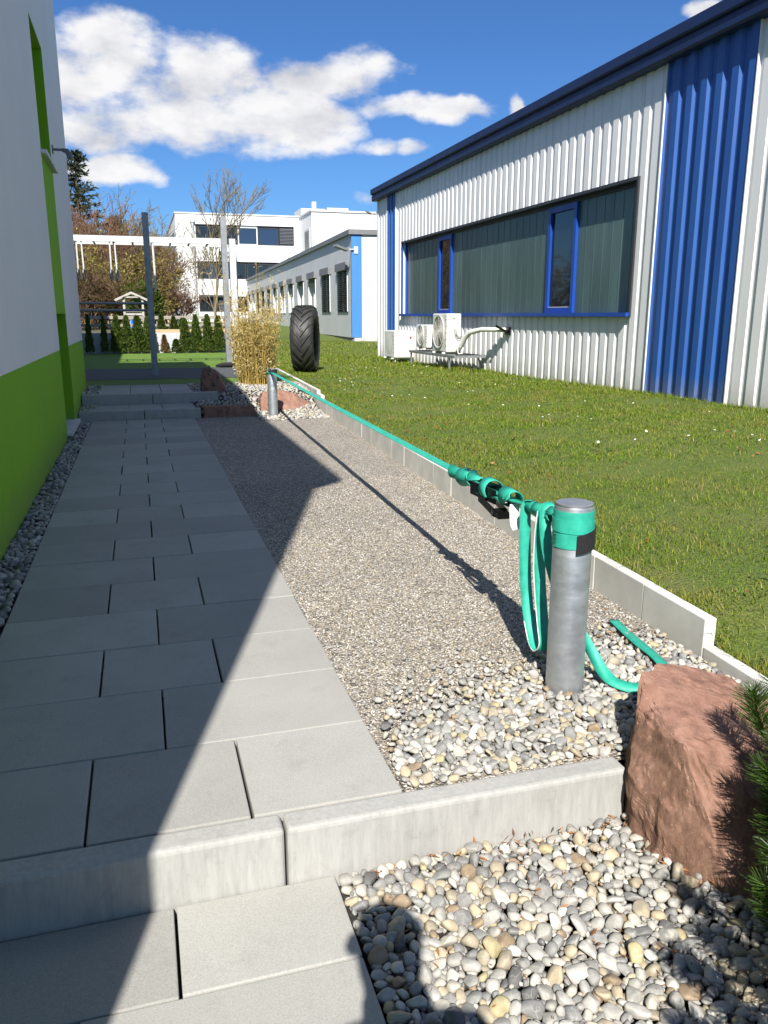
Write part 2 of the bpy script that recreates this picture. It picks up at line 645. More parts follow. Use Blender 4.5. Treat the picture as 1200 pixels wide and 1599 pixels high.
    b.inputs['Roughness'].default_value = 0.88
    b.inputs['Specular IOR Level'].default_value = 0.2
    n1 = bump(t, b, noise(t, vs_, 12, 8, 0.72), 0.5, 0.014)
    bump(t, b, noise(t, v, 90, 6, 0.75), 0.5, 0.005, n1)
    # render on the left building
    for nm, ca, cb in (('plaster_white', (0.86, 0.86, 0.86), (0.82, 0.82, 0.825)), ('plaster_green', (0.235, 0.52, 0.010), (0.215, 0.485, 0.009))):
        m, t, b = new_mat(nm)
        v = coords(t, 'World')
        c = ramp(t, noise(t, v, 1.1, 5), [(0.3, cb), (0.7, ca)])
        stre = noise(t, coords(t, 'World', (1, 6, 0.25)), 1.0, 5)
        c = mix(t, 1.0, c, ramp(t, stre, [(0.3, (0.98, 0.98, 0.98)), (0.7, (1.01, 1.01, 1.01))]), 'MULTIPLY')
        sp = nd(t, 'ShaderNodeSeparateXYZ')
        t.links.new(v, sp.inputs[0])
        low = nd(t, 'ShaderNodeMapRange')
        t.links.new(mth(t, 'ADD', sp.outputs[2], mth(t, 'MULTIPLY', noise(t, v, 6, 5, 0.7), -0.35)), low.inputs[0])
        low.inputs[1].default_value = -0.16
        low.inputs[2].default_value = 0.12
        low.inputs[3].default_value = 0.5
        low.inputs[4].default_value = 0.0
        c = mix(t, low.outputs[0], c, (0.16, 0.17, 0.07))
        t.links.new(c, b.inputs['Base Color'])
        b.inputs['Roughness'].default_value = 0.9
        bump(t, b, noise(t, v, 220, 4, 0.7), 0.7, 0.004)
    # painted sheet metal
    for nm, ca, cb, ro in (('sheet_white', (0.80, 0.80, 0.80), (0.72, 0.72, 0.72), 0.42), ('sheet_blue', (0.022, 0.10, 0.36), (0.016, 0.078, 0.30), 0.38),
                           ('fascia_blue', (0.006, 0.020, 0.085), (0.005, 0.016, 0.07), 0.48), ('frame_blue', (0.012, 0.07, 0.38), (0.01, 0.055, 0.32), 0.35),
                           ('panel_blue', (0.055, 0.22, 0.58), (0.045, 0.19, 0.52), 0.5)):
        m, t, b = new_mat(nm)
        v = coords(t, 'World', (1, 1, 0.18))
        c = ramp(t, noise(t, v, 2.5, 6, 0.62), [(0.3, cb), (0.7, ca)])
        d = ramp(t, noise(t, coords(t, 'World', (1, 1, 0.3)), 9, 6, 0.7), [(0.6, (0, 0, 0)), (0.85, (1, 1, 1))])
        c = mix(t, mth(t, 'MULTIPLY', d, 0.18), c, tuple(x * 0.55 for x in ca))
        sp = nd(t, 'ShaderNodeSeparateXYZ')
        wv_ = coords(t, 'World')
        t.links.new(wv_, sp.inputs[0])
        low = nd(t, 'ShaderNodeMapRange')
        t.links.new(mth(t, 'ADD', sp.outputs[2], mth(t, 'MULTIPLY', noise(t, wv_, 5, 5, 0.7), -0.5)), low.inputs[0])
        low.inputs[1].default_value = -0.1
        low.inputs[2].default_value = 0.25
        low.inputs[3].default_value = 0.4
        low.inputs[4].default_value = 0.0
        c = mix(t, low.outputs[0], c, (0.2, 0.19, 0.14))
        t.links.new(c, b.inputs['Base Color'])
        t.links.new(ramp(t, noise(t, v, 6, 4), [(0.3, (ro, ro, ro)), (0.7, (ro + 0.14,) * 3)]), b.inputs['Roughness'])
        bump(t, b, noise(t, coords(t, 'World'), 3.0, 2), 0.1, 0.01)
    # channel glass
    m, t, b = new_mat('channel_glass')
    v = coords(t, 'World', (1, 1, 0.15))
    oi = nd(t, 'ShaderNodeObjectInfo')
    c = ramp(t, noise(t, v, 5, 4), [(0.3, (0.055, 0.095, 0.088)), (0.7, (0.085, 0.138, 0.128))])
    vm = nd(t, 'ShaderNodeVectorMath', operation='SCALE')
    t.links.new(c, vm.inputs[0])
    t.links.new(mth(t, 'MULTIPLY_ADD', oi.outputs['Random'], 0.3, 0.85), vm.inputs['Scale'])
    t.links.new(vm.outputs[0], b.inputs['Base Color'])
    b.inputs['Roughness'].default_value = 0.34
    b.inputs['Specular IOR Level'].default_value = 0.5
    bump(t, b, noise(t, coords(t, 'World'), 240, 2), 0.12, 0.002)
    m, t, b = new_mat('glass_dark')
    b.inputs['Base Color'].default_value = (0.012, 0.016, 0.022, 1)
    b.inputs['Roughness'].default_value = 0.03
    b.inputs['Specular IOR Level'].default_value = 0.8
    v = coords(t, 'World')
    bump(t, b, noise(t, v, 1.5, 2), 0.03, 0.02)
    m, t, b = new_mat('glass_blue')
    b.inputs['Base Color'].default_value = (0.02, 0.035, 0.07, 1)
    b.inputs['Roughness'].default_value = 0.08
    b.inputs['Specular IOR Level'].default_value = 1.0
    # galvanised steel
    m, t, b = new_mat('galvanised')
    v = coords(t, 'Object')
    vo = nd(t, 'ShaderNodeTexVoronoi')
    vo.inputs['Scale'].default_value = 55
    t.links.new(v, vo.inputs['Vector'])
    sc = nd(t, 'ShaderNodeSeparateColor')
    t.links.new(vo.outputs['Color'], sc.inputs[0])
    band = noise(t, coords(t, 'Object', (1, 1, 3.5)), 7, 5, 0.6)
    c = ramp(t, mth(t, 'MULTIPLY_ADD', sc.outputs[0], 0.22, mth(t, 'MULTIPLY', band, 0.9)), [(0.25, (0.34, 0.365, 0.385)), (0.8, (0.47, 0.495, 0.515))])
    t.links.new(c, b.inputs['Base Color'])
    b.inputs['Metallic'].default_value = 0.72
    t.links.new(ramp(t, band, [(0.3, (0.34,) * 3), (0.7, (0.52,) * 3)]), b.inputs['Roughness'])
    n1 = bump(t, b, noise(t, coords(t, 'Object', (1, 1, 6)), 16, 4), 0.07, 0.003)
    bump(t, b, noise(t, v, 60, 4, 0.7), 0.08, 0.002, n1)
    simple('steel_grey', (0.36, 0.37, 0.38), (0.26, 0.27, 0.28), 9, 0.5, 0.6)
    simple('paint_pale', (0.62, 0.63, 0.63), (0.5, 0.51, 0.5), 6, 0.55)
    # webbing
    m, t, b = new_mat('webbing')
    v = coords(t, 'Object')
    c = ramp(t, noise(t, v, 30, 4), [(0.3, (0.018, 0.31, 0.22)), (0.7, (0.035, 0.43, 0.31))])
    t.links.new(c, b.inputs['Base Color'])
    b.inputs['Roughness'].default_value = 0.5
    b.inputs['Specular IOR Level'].default_value = 0.5
    wv = nd(t, 'ShaderNodeTexWave')
    wv.inputs['Scale'].default_value = 320
    t.links.new(v, wv.inputs['Vector'])
    bump(t, b, wv.outputs['Fac'], 0.18, 0.001)
    simple('webbing_white', (0.75, 0.78, 0.75), None, 40, 0.6)
    simple('black_fabric', (0.012, 0.012, 0.013), (0.007, 0.007, 0.008), 60, 0.85, bmp=0.4, bdist=0.001, bscale=500)
    simple('black_metal', (0.02, 0.02, 0.021), (0.012, 0.012, 0.013), 30, 0.32, 0.7)
    # tyre rubber
    m, t, b = new_mat('rubber')
    v = coords(t, 'Object')
    c = ramp(t, noise(t, v, 6, 6, 0.7), [(0.3, (0.012, 0.012, 0.013)), (0.6, (0.035, 0.034, 0.032)), (0.8, (0.085, 0.075, 0.06))])
    t.links.new(c, b.inputs['Base Color'])
    b.inputs['Roughness'].default_value = 0.55
    bump(t, b, noise(t, v, 40, 5), 0.3, 0.004)
    simple('rubber_mat', (0.075, 0.085, 0.09), (0.05, 0.058, 0.062), 30, 0.9, bmp=0.3, kind='World')
    # artificial turf
    m, t, b = new_mat('turf')
    v = coords(t, 'World')
    c = ramp(t, noise(t, v, 4, 5), [(0.3, (0.105, 0.20, 0.018)), (0.7, (0.15, 0.27, 0.03))])
    c = mix(t, 0.35, c, ramp(t, noise(t, v, 160, 2), [(0.3, (0.05, 0.11, 0.01)), (0.7, (0.21, 0.34, 0.05))]))
    t.links.new(c, b.inputs['Base Color'])
    b.inputs['Roughness'].default_value = 0.9
    bump(t, b, noise(t, v, 220, 3), 0.8, 0.02)
    # lawn soil / thatch under the blades
    m, t, b = new_mat('lawn_ground')
    v = coords(t, 'World')
    c = ramp(t, noise(t, v, 1.6, 6, 0.65), [(0.28, (0.06, 0.10, 0.010)), (0.5, (0.11, 0.16, 0.015)), (0.72, (0.21, 0.175, 0.06))])
    c = mix(t, 0.5, c, ramp(t, noise(t, v, 55, 5, 0.7), [(0.3, (0.035, 0.055, 0.006)), (0.7, (0.15, 0.22, 0.03))]))
    t.links.new(c, b.inputs['Base Color'])
    b.inputs['Roughness'].default_value = 0.95
    bump(t, b, noise(t, v, 70, 5), 1.0, 0.03)

    def leafy(name, stops, rough=0.55, trans=0.25, world_patch=None, spec=0.3):
        m, t, b = new_mat(name)
        g = nd(t, 'ShaderNodeNewGeometry')
        c = ramp(t, g.outputs['Random Per Island'], stops)
        if world_patch:
            v = coords(t, 'World')
            n = noise(t, v, world_patch[0], 5, 0.65)
            c = mix(t, mth(t, 'MULTIPLY', ramp(t, n, [(0.46, (0, 0, 0)), (0.7, (1, 1, 1))]), world_patch[2]), c, world_patch[1])
        t.links.new(c, b.inputs['Base Color'])
        b.inputs['Roughness'].default_value = rough
        b.inputs['Specular IOR Level'].default_value = spec
        if trans:
            tr = nd(t, 'ShaderNodeBsdfTranslucent')
            t.links.new(c, tr.inputs['Color'])
            ms = nd(t, 'ShaderNodeMixShader')
            ms.inputs[0].default_value = trans
            t.links.new(b.outputs[0], ms.inputs[1])
            t.links.new(tr.outputs[0], ms.inputs[2])
            t.links.new(ms.outputs[0], t.nodes['Material Output'].inputs['Surface'])
    leafy('grass', [(0.0, (0.07, 0.135, 0.007)), (0.35, (0.12, 0.21, 0.012)), (0.65, (0.175, 0.26, 0.02)), (0.84, (0.25, 0.30, 0.04)), (0.93, (0.34, 0.28, 0.09)), (1.0, (0.46, 0.38, 0.17))],
          0.6, 0.3, (2.6, (0.30, 0.235, 0.065), 0.6), 0.12)
    leafy('thuja', [(0.0, (0.03, 0.06, 0.008)), (0.6, (0.065, 0.105, 0.014)), (1.0, (0.125, 0.155, 0.024))], 0.6, 0.15)
    leafy('thuja_dry', [(0.0, (0.15, 0.085, 0.035)), (1.0, (0.22, 0.14, 0.05))], 0.7, 0.15)
    leafy('bamboo_leaf', [(0.0, (0.34, 0.26, 0.08)), (0.5, (0.52, 0.42, 0.17)), (0.85, (0.66, 0.57, 0.31)), (1.0, (0.38, 0.38, 0.12))], 0.5, 0.3)
    leafy('pine_needle', [(0.0, (0.018, 0.05, 0.008)), (0.6, (0.045, 0.095, 0.014)), (1.0, (0.085, 0.14, 0.025))], 0.4, 0.12)
    leafy('conifer_leaf', [(0.0, (0.03, 0.045, 0.025)), (0.6, (0.055, 0.07, 0.04)), (1.0, (0.09, 0.10, 0.06))], 0.6, 0.1)
    leafy('bud_yellow', [(0.0, (0.16, 0.13, 0.025)), (0.6, (0.235, 0.20, 0.045)), (1.0, (0.30, 0.27, 0.07))], 0.6, 0.2)
    leafy('dry_leaf', [(0.0, (0.16, 0.06, 0.02)), (0.5, (0.30, 0.12, 0.035)), (1.0, (0.40, 0.20, 0.08))], 0.7, 0.15)
    leafy('daisy', [(0.0, (0.78, 0.78, 0.72)), (1.0, (0.85, 0.85, 0.8))], 0.6, 0.2)
    simple('culm', (0.52, 0.38, 0.11), (0.38, 0.26, 0.07), 14, 0.45, kind='World')
    simple('bark_brown', (0.17, 0.105, 0.055), (0.095, 0.06, 0.034), 5, 0.9, kind='World')
    simple('bark_ochre', (0.26, 0.18, 0.07), (0.15, 0.10, 0.045), 3, 0.9, kind='World')
    simple('bark_red', (0.22, 0.115, 0.075), (0.13, 0.07, 0.045), 3, 0.9, kind='World')
    simple('bark_grey', (0.19, 0.15, 0.12), (0.20, 0.17, 0.06), 2.2, 0.9, kind='World')
    simple('timber_grey', (0.36, 0.33, 0.29), (0.24, 0.22, 0.19), 9, 0.85, kind='World', stretch=(0.3, 1, 3))
    simple('timber_pale', (0.55, 0.41, 0.24), (0.42, 0.3, 0.17), 9, 0.8, kind='World', stretch=(0.3, 1, 3))
    simple('timber_white', (0.48, 0.46, 0.43), (0.36, 0.34, 0.31), 9, 0.7, kind='World')
    simple('concrete_pale', (0.55, 0.57, 0.6), (0.44, 0.455, 0.48), 2.5, 0.85, kind='World', detail=7)
    simple('facade_white', (0.80, 0.80, 0.79), (0.76, 0.76, 0.75), 0.7, 0.8, kind='World')
    simple('facade_panel', (0.66, 0.665, 0.67), (0.60, 0.605, 0.61), 0.9, 0.6, kind='World', objvar=0.035)
    simple('trim_grey', (0.20, 0.20, 0.205), (0.16, 0.16, 0.165), 4, 0.55, kind='World')
    simple('lamella', (0.135, 0.135, 0.14), (0.10, 0.10, 0.105), 5, 0.5, kind='World')
    simple('interior_pale', (0.5, 0.5, 0.5), (0.42, 0.42, 0.42), 2, 0.8, kind='World')
    simple('frame_dark', (0.035, 0.036, 0.04), None, 6, 0.5, kind='World')
    simple('appliance', (0.74, 0.735, 0.70), (0.66, 0.655, 0.62), 4, 0.45)
    simple('appliance_dark', (0.11, 0.10, 0.09), (0.07, 0.065, 0.06), 12, 0.6)
    simple('appliance_tan', (0.42, 0.38, 0.31), (0.34, 0.3, 0.25), 12, 0.6)
    simple('badge_red', (0.35, 0.03, 0.03), None, 10, 0.5)
    simple('plastic_blue', (0.02, 0.12, 0.6), (0.015, 0.1, 0.5), 6, 0.4)
    simple('roof_brown', (0.13, 0.085, 0.055), (0.09, 0.06, 0.04), 3, 0.9, kind='World')
    simple('far_soil', (0.13, 0.12, 0.07), (0.07, 0.075, 0.035), 0.6, 0.95, kind='World')
    simple('skin', (0.52, 0.32, 0.23), None, 20, 0.55)
    simple('jacket', (0.03, 0.035, 0.05), None, 12, 0.85)
    simple('jeans', (0.035, 0.05, 0.09), None, 20, 0.85)
    simple('hair', (0.04, 0.025, 0.015), None, 40, 0.6)


make_materials()


# ------------------------------------------------------------------ ground, lawn, path
def lerp(a, b, t):
    return a + (b - a) * t


def sstep(a, b, x):
    t = np.clip((x - a) / (b - a), 0, 1)
    return t * t * (3 - 2 * t)


CURB0 = np.array([1.921, 2.314])
CURBD = np.array([0.042, 0.9991])


def curb_x(y):
    return CURB0[0] + (y - CURB0[1]) * CURBD[0] / CURBD[1]


def lawn_z(x, y):
    x = np.asarray(x, float)
    y = np.asarray(y, float)
    hz = np.clip(0.19 - (y - 8) * 0.0105, 0.03, 0.2)
    zc = lerp(0.035, 0.138, sstep(2.2, 2.55, y)) + 0.075 * sstep(10, 12.5, y)
    t = np.clip((x - 2.1) / 4.7, 0, 1)
    z = lerp(zc, hz, t)
    z = z + np.clip(y - 24, 0, 26) * 0.022 - 0.25 * sstep(2.0, -6.0, y) * 0.6
    return z + 0.012 * np.sin(x * 1.7 + 0.6) * np.sin(y * 1.1) + 0.006 * np.sin(x * 4.1 + y * 3.3)


def grid_sheet(name, xs, ys, zf, mat, kind='structure', mask=None):
    X, Y = np.meshgrid(xs, ys)
    Z = zf(X, Y)
    V = np.stack([X, Y, Z], -1).reshape(-1, 3)
    nx, ny = len(xs), len(ys)
    i, j = np.meshgrid(np.arange(nx - 1), np.arange(ny - 1))
    a = (j * nx + i).ravel()
    F = np.stack([a, a + 1, a + nx + 1, a + nx], 1)
    if mask is not None:
        c = V[F].mean(1)
        F = F[mask(c[:, 0], c[:, 1])]
    o = link(name, np_mesh(name, V, F, True), mat)
    o['kind'] = kind
    return o


def build_ground():
    g = MB()
    g.add([(-900, -900, -0.42), (900, -900, -0.42), (900, 1500, -0.42), (-900, 1500, -0.42)], [(0, 1, 2, 3)])
    o = g.build('ground', 'far_soil')
    o['kind'] = 'structure'
    # lawn between the edging and the hall, running on behind
    u = np.linspace(0, 1, 60) ** 1.6
    ys = np.concatenate([np.linspace(-4, 2, 10)[:-1], 2 + u * 34, np.linspace(38, 140, 14)])
    s = np.concatenate([np.linspace(0, 1, 30) * 6.0, np.array([7.5, 12, 25, 70])])
    X = np.array([[curb_x(min(y, 16)) + 0.045 + d for d in s] for y in ys])
    Y = np.repeat(ys[:, None], len(s), 1)
    V = np.stack([X, Y, lawn_z(X, Y)], -1).reshape(-1, 3)
    nx, ny = len(s), len(ys)
    i, j = np.meshgrid(np.arange(nx - 1), np.arange(ny - 1))
    a = (j * nx + i).ravel()
    F = np.stack([a, a + 1, a + nx + 1, a + nx], 1)
    o = link('lawn', np_mesh('lawn', V, F, True), 'lawn_ground')
    o['kind'] = 'structure'
    # raised ground behind the retaining wall
    o = grid_sheet('garden_ground', np.linspace(-70, 2.55, 10), np.linspace(23.32, 150, 10), lambda x, y: 0 * x + 0.72, 'far_soil')
    # artificial turf of the exercise yard
    grid_sheet('turf', np.linspace(-9, 2.42, 12), np.linspace(12.52, 23.2, 12), lambda x, y: 0 * x + 0.236, 'turf')
    grid_sheet('rubber_mat_strip', np.array([-9, 2.3]), np.array([13.55, 16.35]), lambda x, y: 0 * x + 0.241, 'rubber_mat')


build_ground()

SLAB_GAP_X, SLAB_GAP_Y = 0.007, 0.003


def build_path():
    path = struct('path')
    bed = MB()
    bed.box(-0.62, 0.60, 1.80, 10.26, -0.20, -0.03)
    bed.box(-0.60, 0.62, 10.30, 11.0, -0.1, 0.07)
    bed.box(-0.60, 0.62, 11.0, 12.52, -0.1, 0.20)
    bed.box(-0.63, 0.392, -3.0, 1.738, -0.40, -0.19)
    bed.build('bedding', 'bedding', path)
    meshes = {}

    def slab(x0, x1, y0, y1, z):
        sx, sy = round(x1 - x0 - SLAB_GAP_X, 4), round(y1 - y0 - SLAB_GAP_Y, 4)
        if (sx, sy) not in meshes:
            me = bevel_box_mesh('slab', sx, sy, 0.05, 0.0035, 2)
            me.materials.append(MATS['slab'])
            meshes[(sx, sy)] = me
        j = random.uniform
        link('slab', meshes[(sx, sy)], None, path, ((x0 + x1) / 2 + j(-.0012, .0012), (y0 + y1) / 2 + j(-.0008, .0008), z + j(-.0012, .0012)),
             (j(-.002, .002), j(-.002, .002), j(-.0015, .0015)))
    y = 1.818
    x0 = -0.610
    for r in range(21):
        y1 = y + 0.4016
        if r % 2 == 0:
            for k in range(3):
                slab(x0 + k * 0.4025, x0 + (k + 1) * 0.4025, y, y1, 0)
        else:
            for k in range(2):
                slab(x0 + k * 0.60375, x0 + (k + 1) * 0.60375, y, y1, 0)
        y = y1
    for k in range(3):
        slab(-0.58 + k * 0.4025, -0.58 + (k + 1) * 0.4025, 10.35, 10.67, 0.108)
        slab(-0.58 + k * 0.4025, -0.58 + (k + 1) * 0.4025, 10.67, 10.985, 0.108)
        for q in range(3):
            slab(-0.56 + k * 0.4, -0.56 + (k + 1) * 0.4, 11.09 + q * 0.46, 11.09 + (q + 1) * 0.46, 0.24)
    # lower level in front of the first step
    yb = 1.732
    rows = [(1.456, yb), (1.055, 1.456), (0.654, 1.055), (0.253, 0.654), (-0.148, 0.253), (-0.549, -0.148), (-0.95, -0.549)]
    for r, (a, b) in enumerate(rows):
        cuts = [-0.612, -0.009, 0.389] if r % 2 == 0 else [-0.612, -0.212, 0.389]
        for k in range(len(cuts) - 1):
            slab(cuts[k], cuts[k + 1], a, b, -0.152)


build_path()


def block_step(label, x0, cuts, x1, yf, yb, ztop, zbot, bev=0.013):
    st = thing('concrete_step', label, 'step', ((x0 + x1) / 2, (yf + yb) / 2, zbot))
    edges = [x0] + cuts + [x1]
    for a, b in zip(edges[:-1], edges[1:]):
        me = bevel_box_mesh('step_block', b - a - 0.006, yb - yf, ztop - zbot, bev, 3)
        me.materials.append(MATS['kerb'])
        link('step_block', me, None, st, ((a + b) / 2 - st.location.x, 0, ztop - zbot), (0, 0, random.uniform(-0.0015, 0.0015)))
    return st


block_step('pale concrete kerb step crossing the foreground, ending at the big red boulder', -0.76, [0.265], 1.235, 1.735, 1.814, 0.002, -0.30)
block_step('lower of the two shaded concrete steps at the far end of the path', -0.76, [0.0], 0.68, 10.255, 10.345, 0.112, -0.05)
block_step('upper of the two shaded concrete steps, below the artificial turf', -0.76, [0.12], 0.96, 10.99, 11.085, 0.244, 0.02)


def build_gravel():
    def zf(x, y):
        return -0.010 + 0.004 * np.sin(x * 7 + y * 2.3) * np.sin(y * 3.1) + 0.012 * sstep(9.4, 10.6, y) * sstep(1.2, 1.8, x)
    ys = np.linspace(1.80, 11.3, 90)
    s = np.linspace(0, 1, 24)
    X = np.array([[lerp(0.596, curb_x(y) + 0.005, q) for q in s] for y in ys])
    Y = np.repeat(ys[:, None], len(s), 1)
    V = np.stack([X, Y, zf(X, Y)], -1).reshape(-1, 3)
    nx, ny = len(s), len(ys)
    i, j = np.meshgrid(np.arange(nx - 1), np.arange(ny - 1))
    a = (j * nx + i).ravel()
    F = np.stack([a, a + 1, a + nx + 1, a + nx], 1)
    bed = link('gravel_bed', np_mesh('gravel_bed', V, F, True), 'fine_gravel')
    bed['kind'] = 'structure'
    # loose grains standing proud of the near gravel
    n = 34000
    r = np.random.default_rng(3)
    y = 1.83 + 4.2 * r.random(n) ** 1.5
    x = 0.60 + (curb_x(y) - 0.60) * r.random(n)
    keep = ~((y < 1.93 + (x - 0.594) * 0.42))
    x, y = x[keep], y[keep]
    n = len(x)
    V0, F0 = ico(1)
    V0, F0 = ico(1) if False else (np.array([(1, 0, 0), (-1, 0, 0), (0, 1, 0), (0, -1, 0), (0, 0, 1), (0, 0, -1)], float) * np.array([1, .8, .6]),
                                   np.array([(0, 2, 4), (2, 1, 4), (1, 3, 4), (3, 0, 4), (2, 0, 5), (1, 2, 5), (3, 1, 5), (0, 3, 5)]))
    sz = r.uniform(0.0028, 0.0058, n)
    R = rotmats(r.normal(0, .5, n), r.normal(0, .5, n), r.uniform(0, 6.28, n))
    base = V0[None] * r.uniform(0.75, 1.25, (n, len(V0), 1))
    P = np.einsum('nij,nvj->nvi', R, base) * sz[:, None, None]
    P += np.stack([x, y, zf(x, y) + sz * 0.25], 1)[:, None]
    FF = (F0[None] + (np.arange(n) * len(V0))[:, None, None]).reshape(-1, 3)
    o = link('loose_grains', np_mesh('loose_grains', P.reshape(-1, 3), FF), 'grain', bed)
    o['kind'] = 'stuff'


build_gravel()

SH2, F2 = stone_shapes(14, 3, 100)
SH1, F1 = stone_shapes(14, 2, 300)
BX = np.array([0.594, 0.72, 0.84, 1.065, 1.275, 1.41, 1.6, 1.763, 1.93])
BY = np.array([1.95, 2.09, 2.14, 2.29, 2.29, 2.35, 2.5, 2.47, 2.44])


def stone_meshes(mat):
    out = []
    for i, s in enumerate(SH2):
        me = np_mesh('pebble', s, F2, True)
        me.materials.append(MATS[mat])
        out.append(me)
    return out


def pebble_field(bed, stones, zf, mat, n_parts, near, seed, tilt, zj, under=None):
    """the n_parts stones that show largest are parts, the others one part that nobody counts"""
    stones = sorted(stones, key=lambda s: -s[2] / math.dist((s[0], s[1]), near))
    r = random.Random(seed)
    ms = stone_meshes(mat)
    for x, y, s in stones[:n_parts]:
        k = s * 1.12
        link('pebble', r.choice(ms), None, bed, (x, y, zf(x, y) + s * r.uniform(-zj, zj)), (r.gauss(0, tilt), r.gauss(0, tilt), r.uniform(0, 6.28)), (k, k, k))
    rest = stones[n_parts:]
    if rest:
        joined_stones('pebble_rest', rest, SH1, F1, zf, mat, bed, seed, tilt, zj)
    if under:
        joined_stones('pebble_underlayer', under, SH1, F1, lambda x, y: zf(x, y) - 0.013, mat, bed, seed + 1, tilt, zj)


def build_pebbles():
    near = (0, 0)
    # lower bed in the foreground
    low = struct('pebble_bed')
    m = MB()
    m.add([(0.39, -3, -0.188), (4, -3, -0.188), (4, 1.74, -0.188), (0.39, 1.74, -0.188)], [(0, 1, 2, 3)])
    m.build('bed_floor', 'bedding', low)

    def ins(x, y):
        return x > 0.402 and y < 1.722 and not (x > 1.30 and y > 1.45)
    r = random.Random(5)
    sizes = sorted([min(0.024, max(0.0055, r.lognormvariate(math.log(0.0100), 0.38))) for _ in range(7200)], reverse=True)
    st = pack(ins, (0.40, 1.5, 0.80, 1.73), sizes, 0.80, 22, 8)
    un = pack(ins, (0.40, 1.5, 0.80, 1.73), [0.014] * 2600, 0.74, 10, 9)
    pebble_field(low, st, lambda x, y: -0.152 + 0.006 * math.sin(x * 9 + y * 5) + 0.015 * max(0, x - 1.0), 'pebble', 300, near, 21, 0.42, 0.35, un)
    # upper bed beside the near post
    up = struct('pebble_bed')
    m = MB()
    m.add([(0.599, 1.81, -0.003), (1.9, 1.81, -0.003), (1.92, 2.3, -0.003), (1.2, 2.15, -0.003), (0.599, 1.9, -0.003)], [(0, 1, 2, 3, 4)])
    m.build('bed_floor', 'fine_gravel', up)

    def ins2(x, y):
        lim = np.interp(x, BX, BY)
        if x < 0.612 or y < 1.824 or x > curb_x(y) - 0.02:
            return False
        if (x - 1.307) ** 2 + (y - 2.238) ** 2 < 0.073 ** 2:
            return False
        if y > lim:
            return r.random() < 0.10 * math.exp(-(y - lim) / 0.07)
        return r.random() < min(1.0, 0.25 + (lim - y) / 0.12)
    sizes = sorted([min(0.021, max(0.0060, r.lognormvariate(math.log(0.0100), 0.34))) for _ in range(3300)], reverse=True)
    st = pack(ins2, (0.6, 1.95, 1.823, 2.75), sizes, 0.82, 60, 18)
    un = pack(ins2, (0.6, 1.95, 1.83, 2.5), [0.013] * 1300, 0.78, 20, 19)
    pebble_field(up, st, lambda x, y: 0.004 + 0.012 * (1 - min(1, abs(y - 2.0) / 0.4)), 'pebble', 300, near, 31, 0.45, 0.35, un)
    # strip along the green wall
    strip = struct('pebble_strip')
    m = MB()
    m.box(-0.765, -0.612, -0.5, 10.25, -0.2, -0.028)
    m.build('bed_floor', 'bedding', strip)
    sizes = sorted([min(0.026, max(0.009, r.lognormvariate(math.log(0.0165), 0.25))) for _ in range(2300)], reverse=True)
    st = pack(lambda x, y: True, (-0.757, -0.622, 2.6, 10.24), sizes, 0.80, 30, 28)
    pebble_field(strip, st, lambda x, y: -0.008, 'pebble_grey', 300, near, 41, 0.45, 0.4)
    # around the far steps
    far = struct('pebble_bed')

    def zfar(x, y):
        return float(np.interp(y, [10.2, 10.6, 11.0, 11.5, 12.5], [0.0, 0.02 if x > 1.37 else 0.085, 0.07 if x > 1.37 else 0.13, 0.2 if x > 1.37 else 0.215, 0.235]))
    ys = [10.34, 10.6, 11.0, 11.5, 12.52]
    xs = [(0.60, 2.33)] * 5
    m = MB()
    V = []
    for xa, xb, xq in ((0.60, 1.371, 1.0), (1.371, None, 2.0)):
        V = []
        for y in ys:
            V += [(xa, y, zfar(xq, y) - 0.02), (xb or curb_x(y) + 0.02, y, zfar(xq, y) - 0.02)]
        m.add(V, [(2 * i, 2 * i + 1, 2 * i + 3, 2 * i + 2) for i in range(4)])
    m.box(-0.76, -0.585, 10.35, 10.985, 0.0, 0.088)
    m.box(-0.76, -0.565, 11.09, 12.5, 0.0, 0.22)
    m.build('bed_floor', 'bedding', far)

    def ins3(x, y):
        if x < -0.56:
            return y > 10.36 and not 10.97 < y < 11.1
        if x < 0.64 and y > 10.2:
            return x > 0.66
        if y < 10.36:
            return x > 1.36 and (x - 1.559) ** 2 + (y - 10.126) ** 2 > 0.0045
        return True

    def z3(x, y):
        if x < -0.5:
            return 0.10 if y < 11 else 0.232
        return zfar(x, y)
    sizes = sorted([min(0.03, max(0.012, r.lognormvariate(math.log(0.019), 0.25))) for _ in range(2600)], reverse=True)
    st = pack(ins3, (-0.755, 2.3, 9.75, 12.5), sizes, 0.86, 12, 38)
    st = [s for s in st if not (s[1] < 10.2 and s[0] < 1.36)]
    st = [s for s in st if s[0] < curb_x(s[1]) - 0.02]
    joined_stones('pebble_rest', st, [s for s in stone_shapes(8, 2, 700)[0]], F1, z3, 'pebble', far, 51, 0.45, 0.3)


build_pebbles()


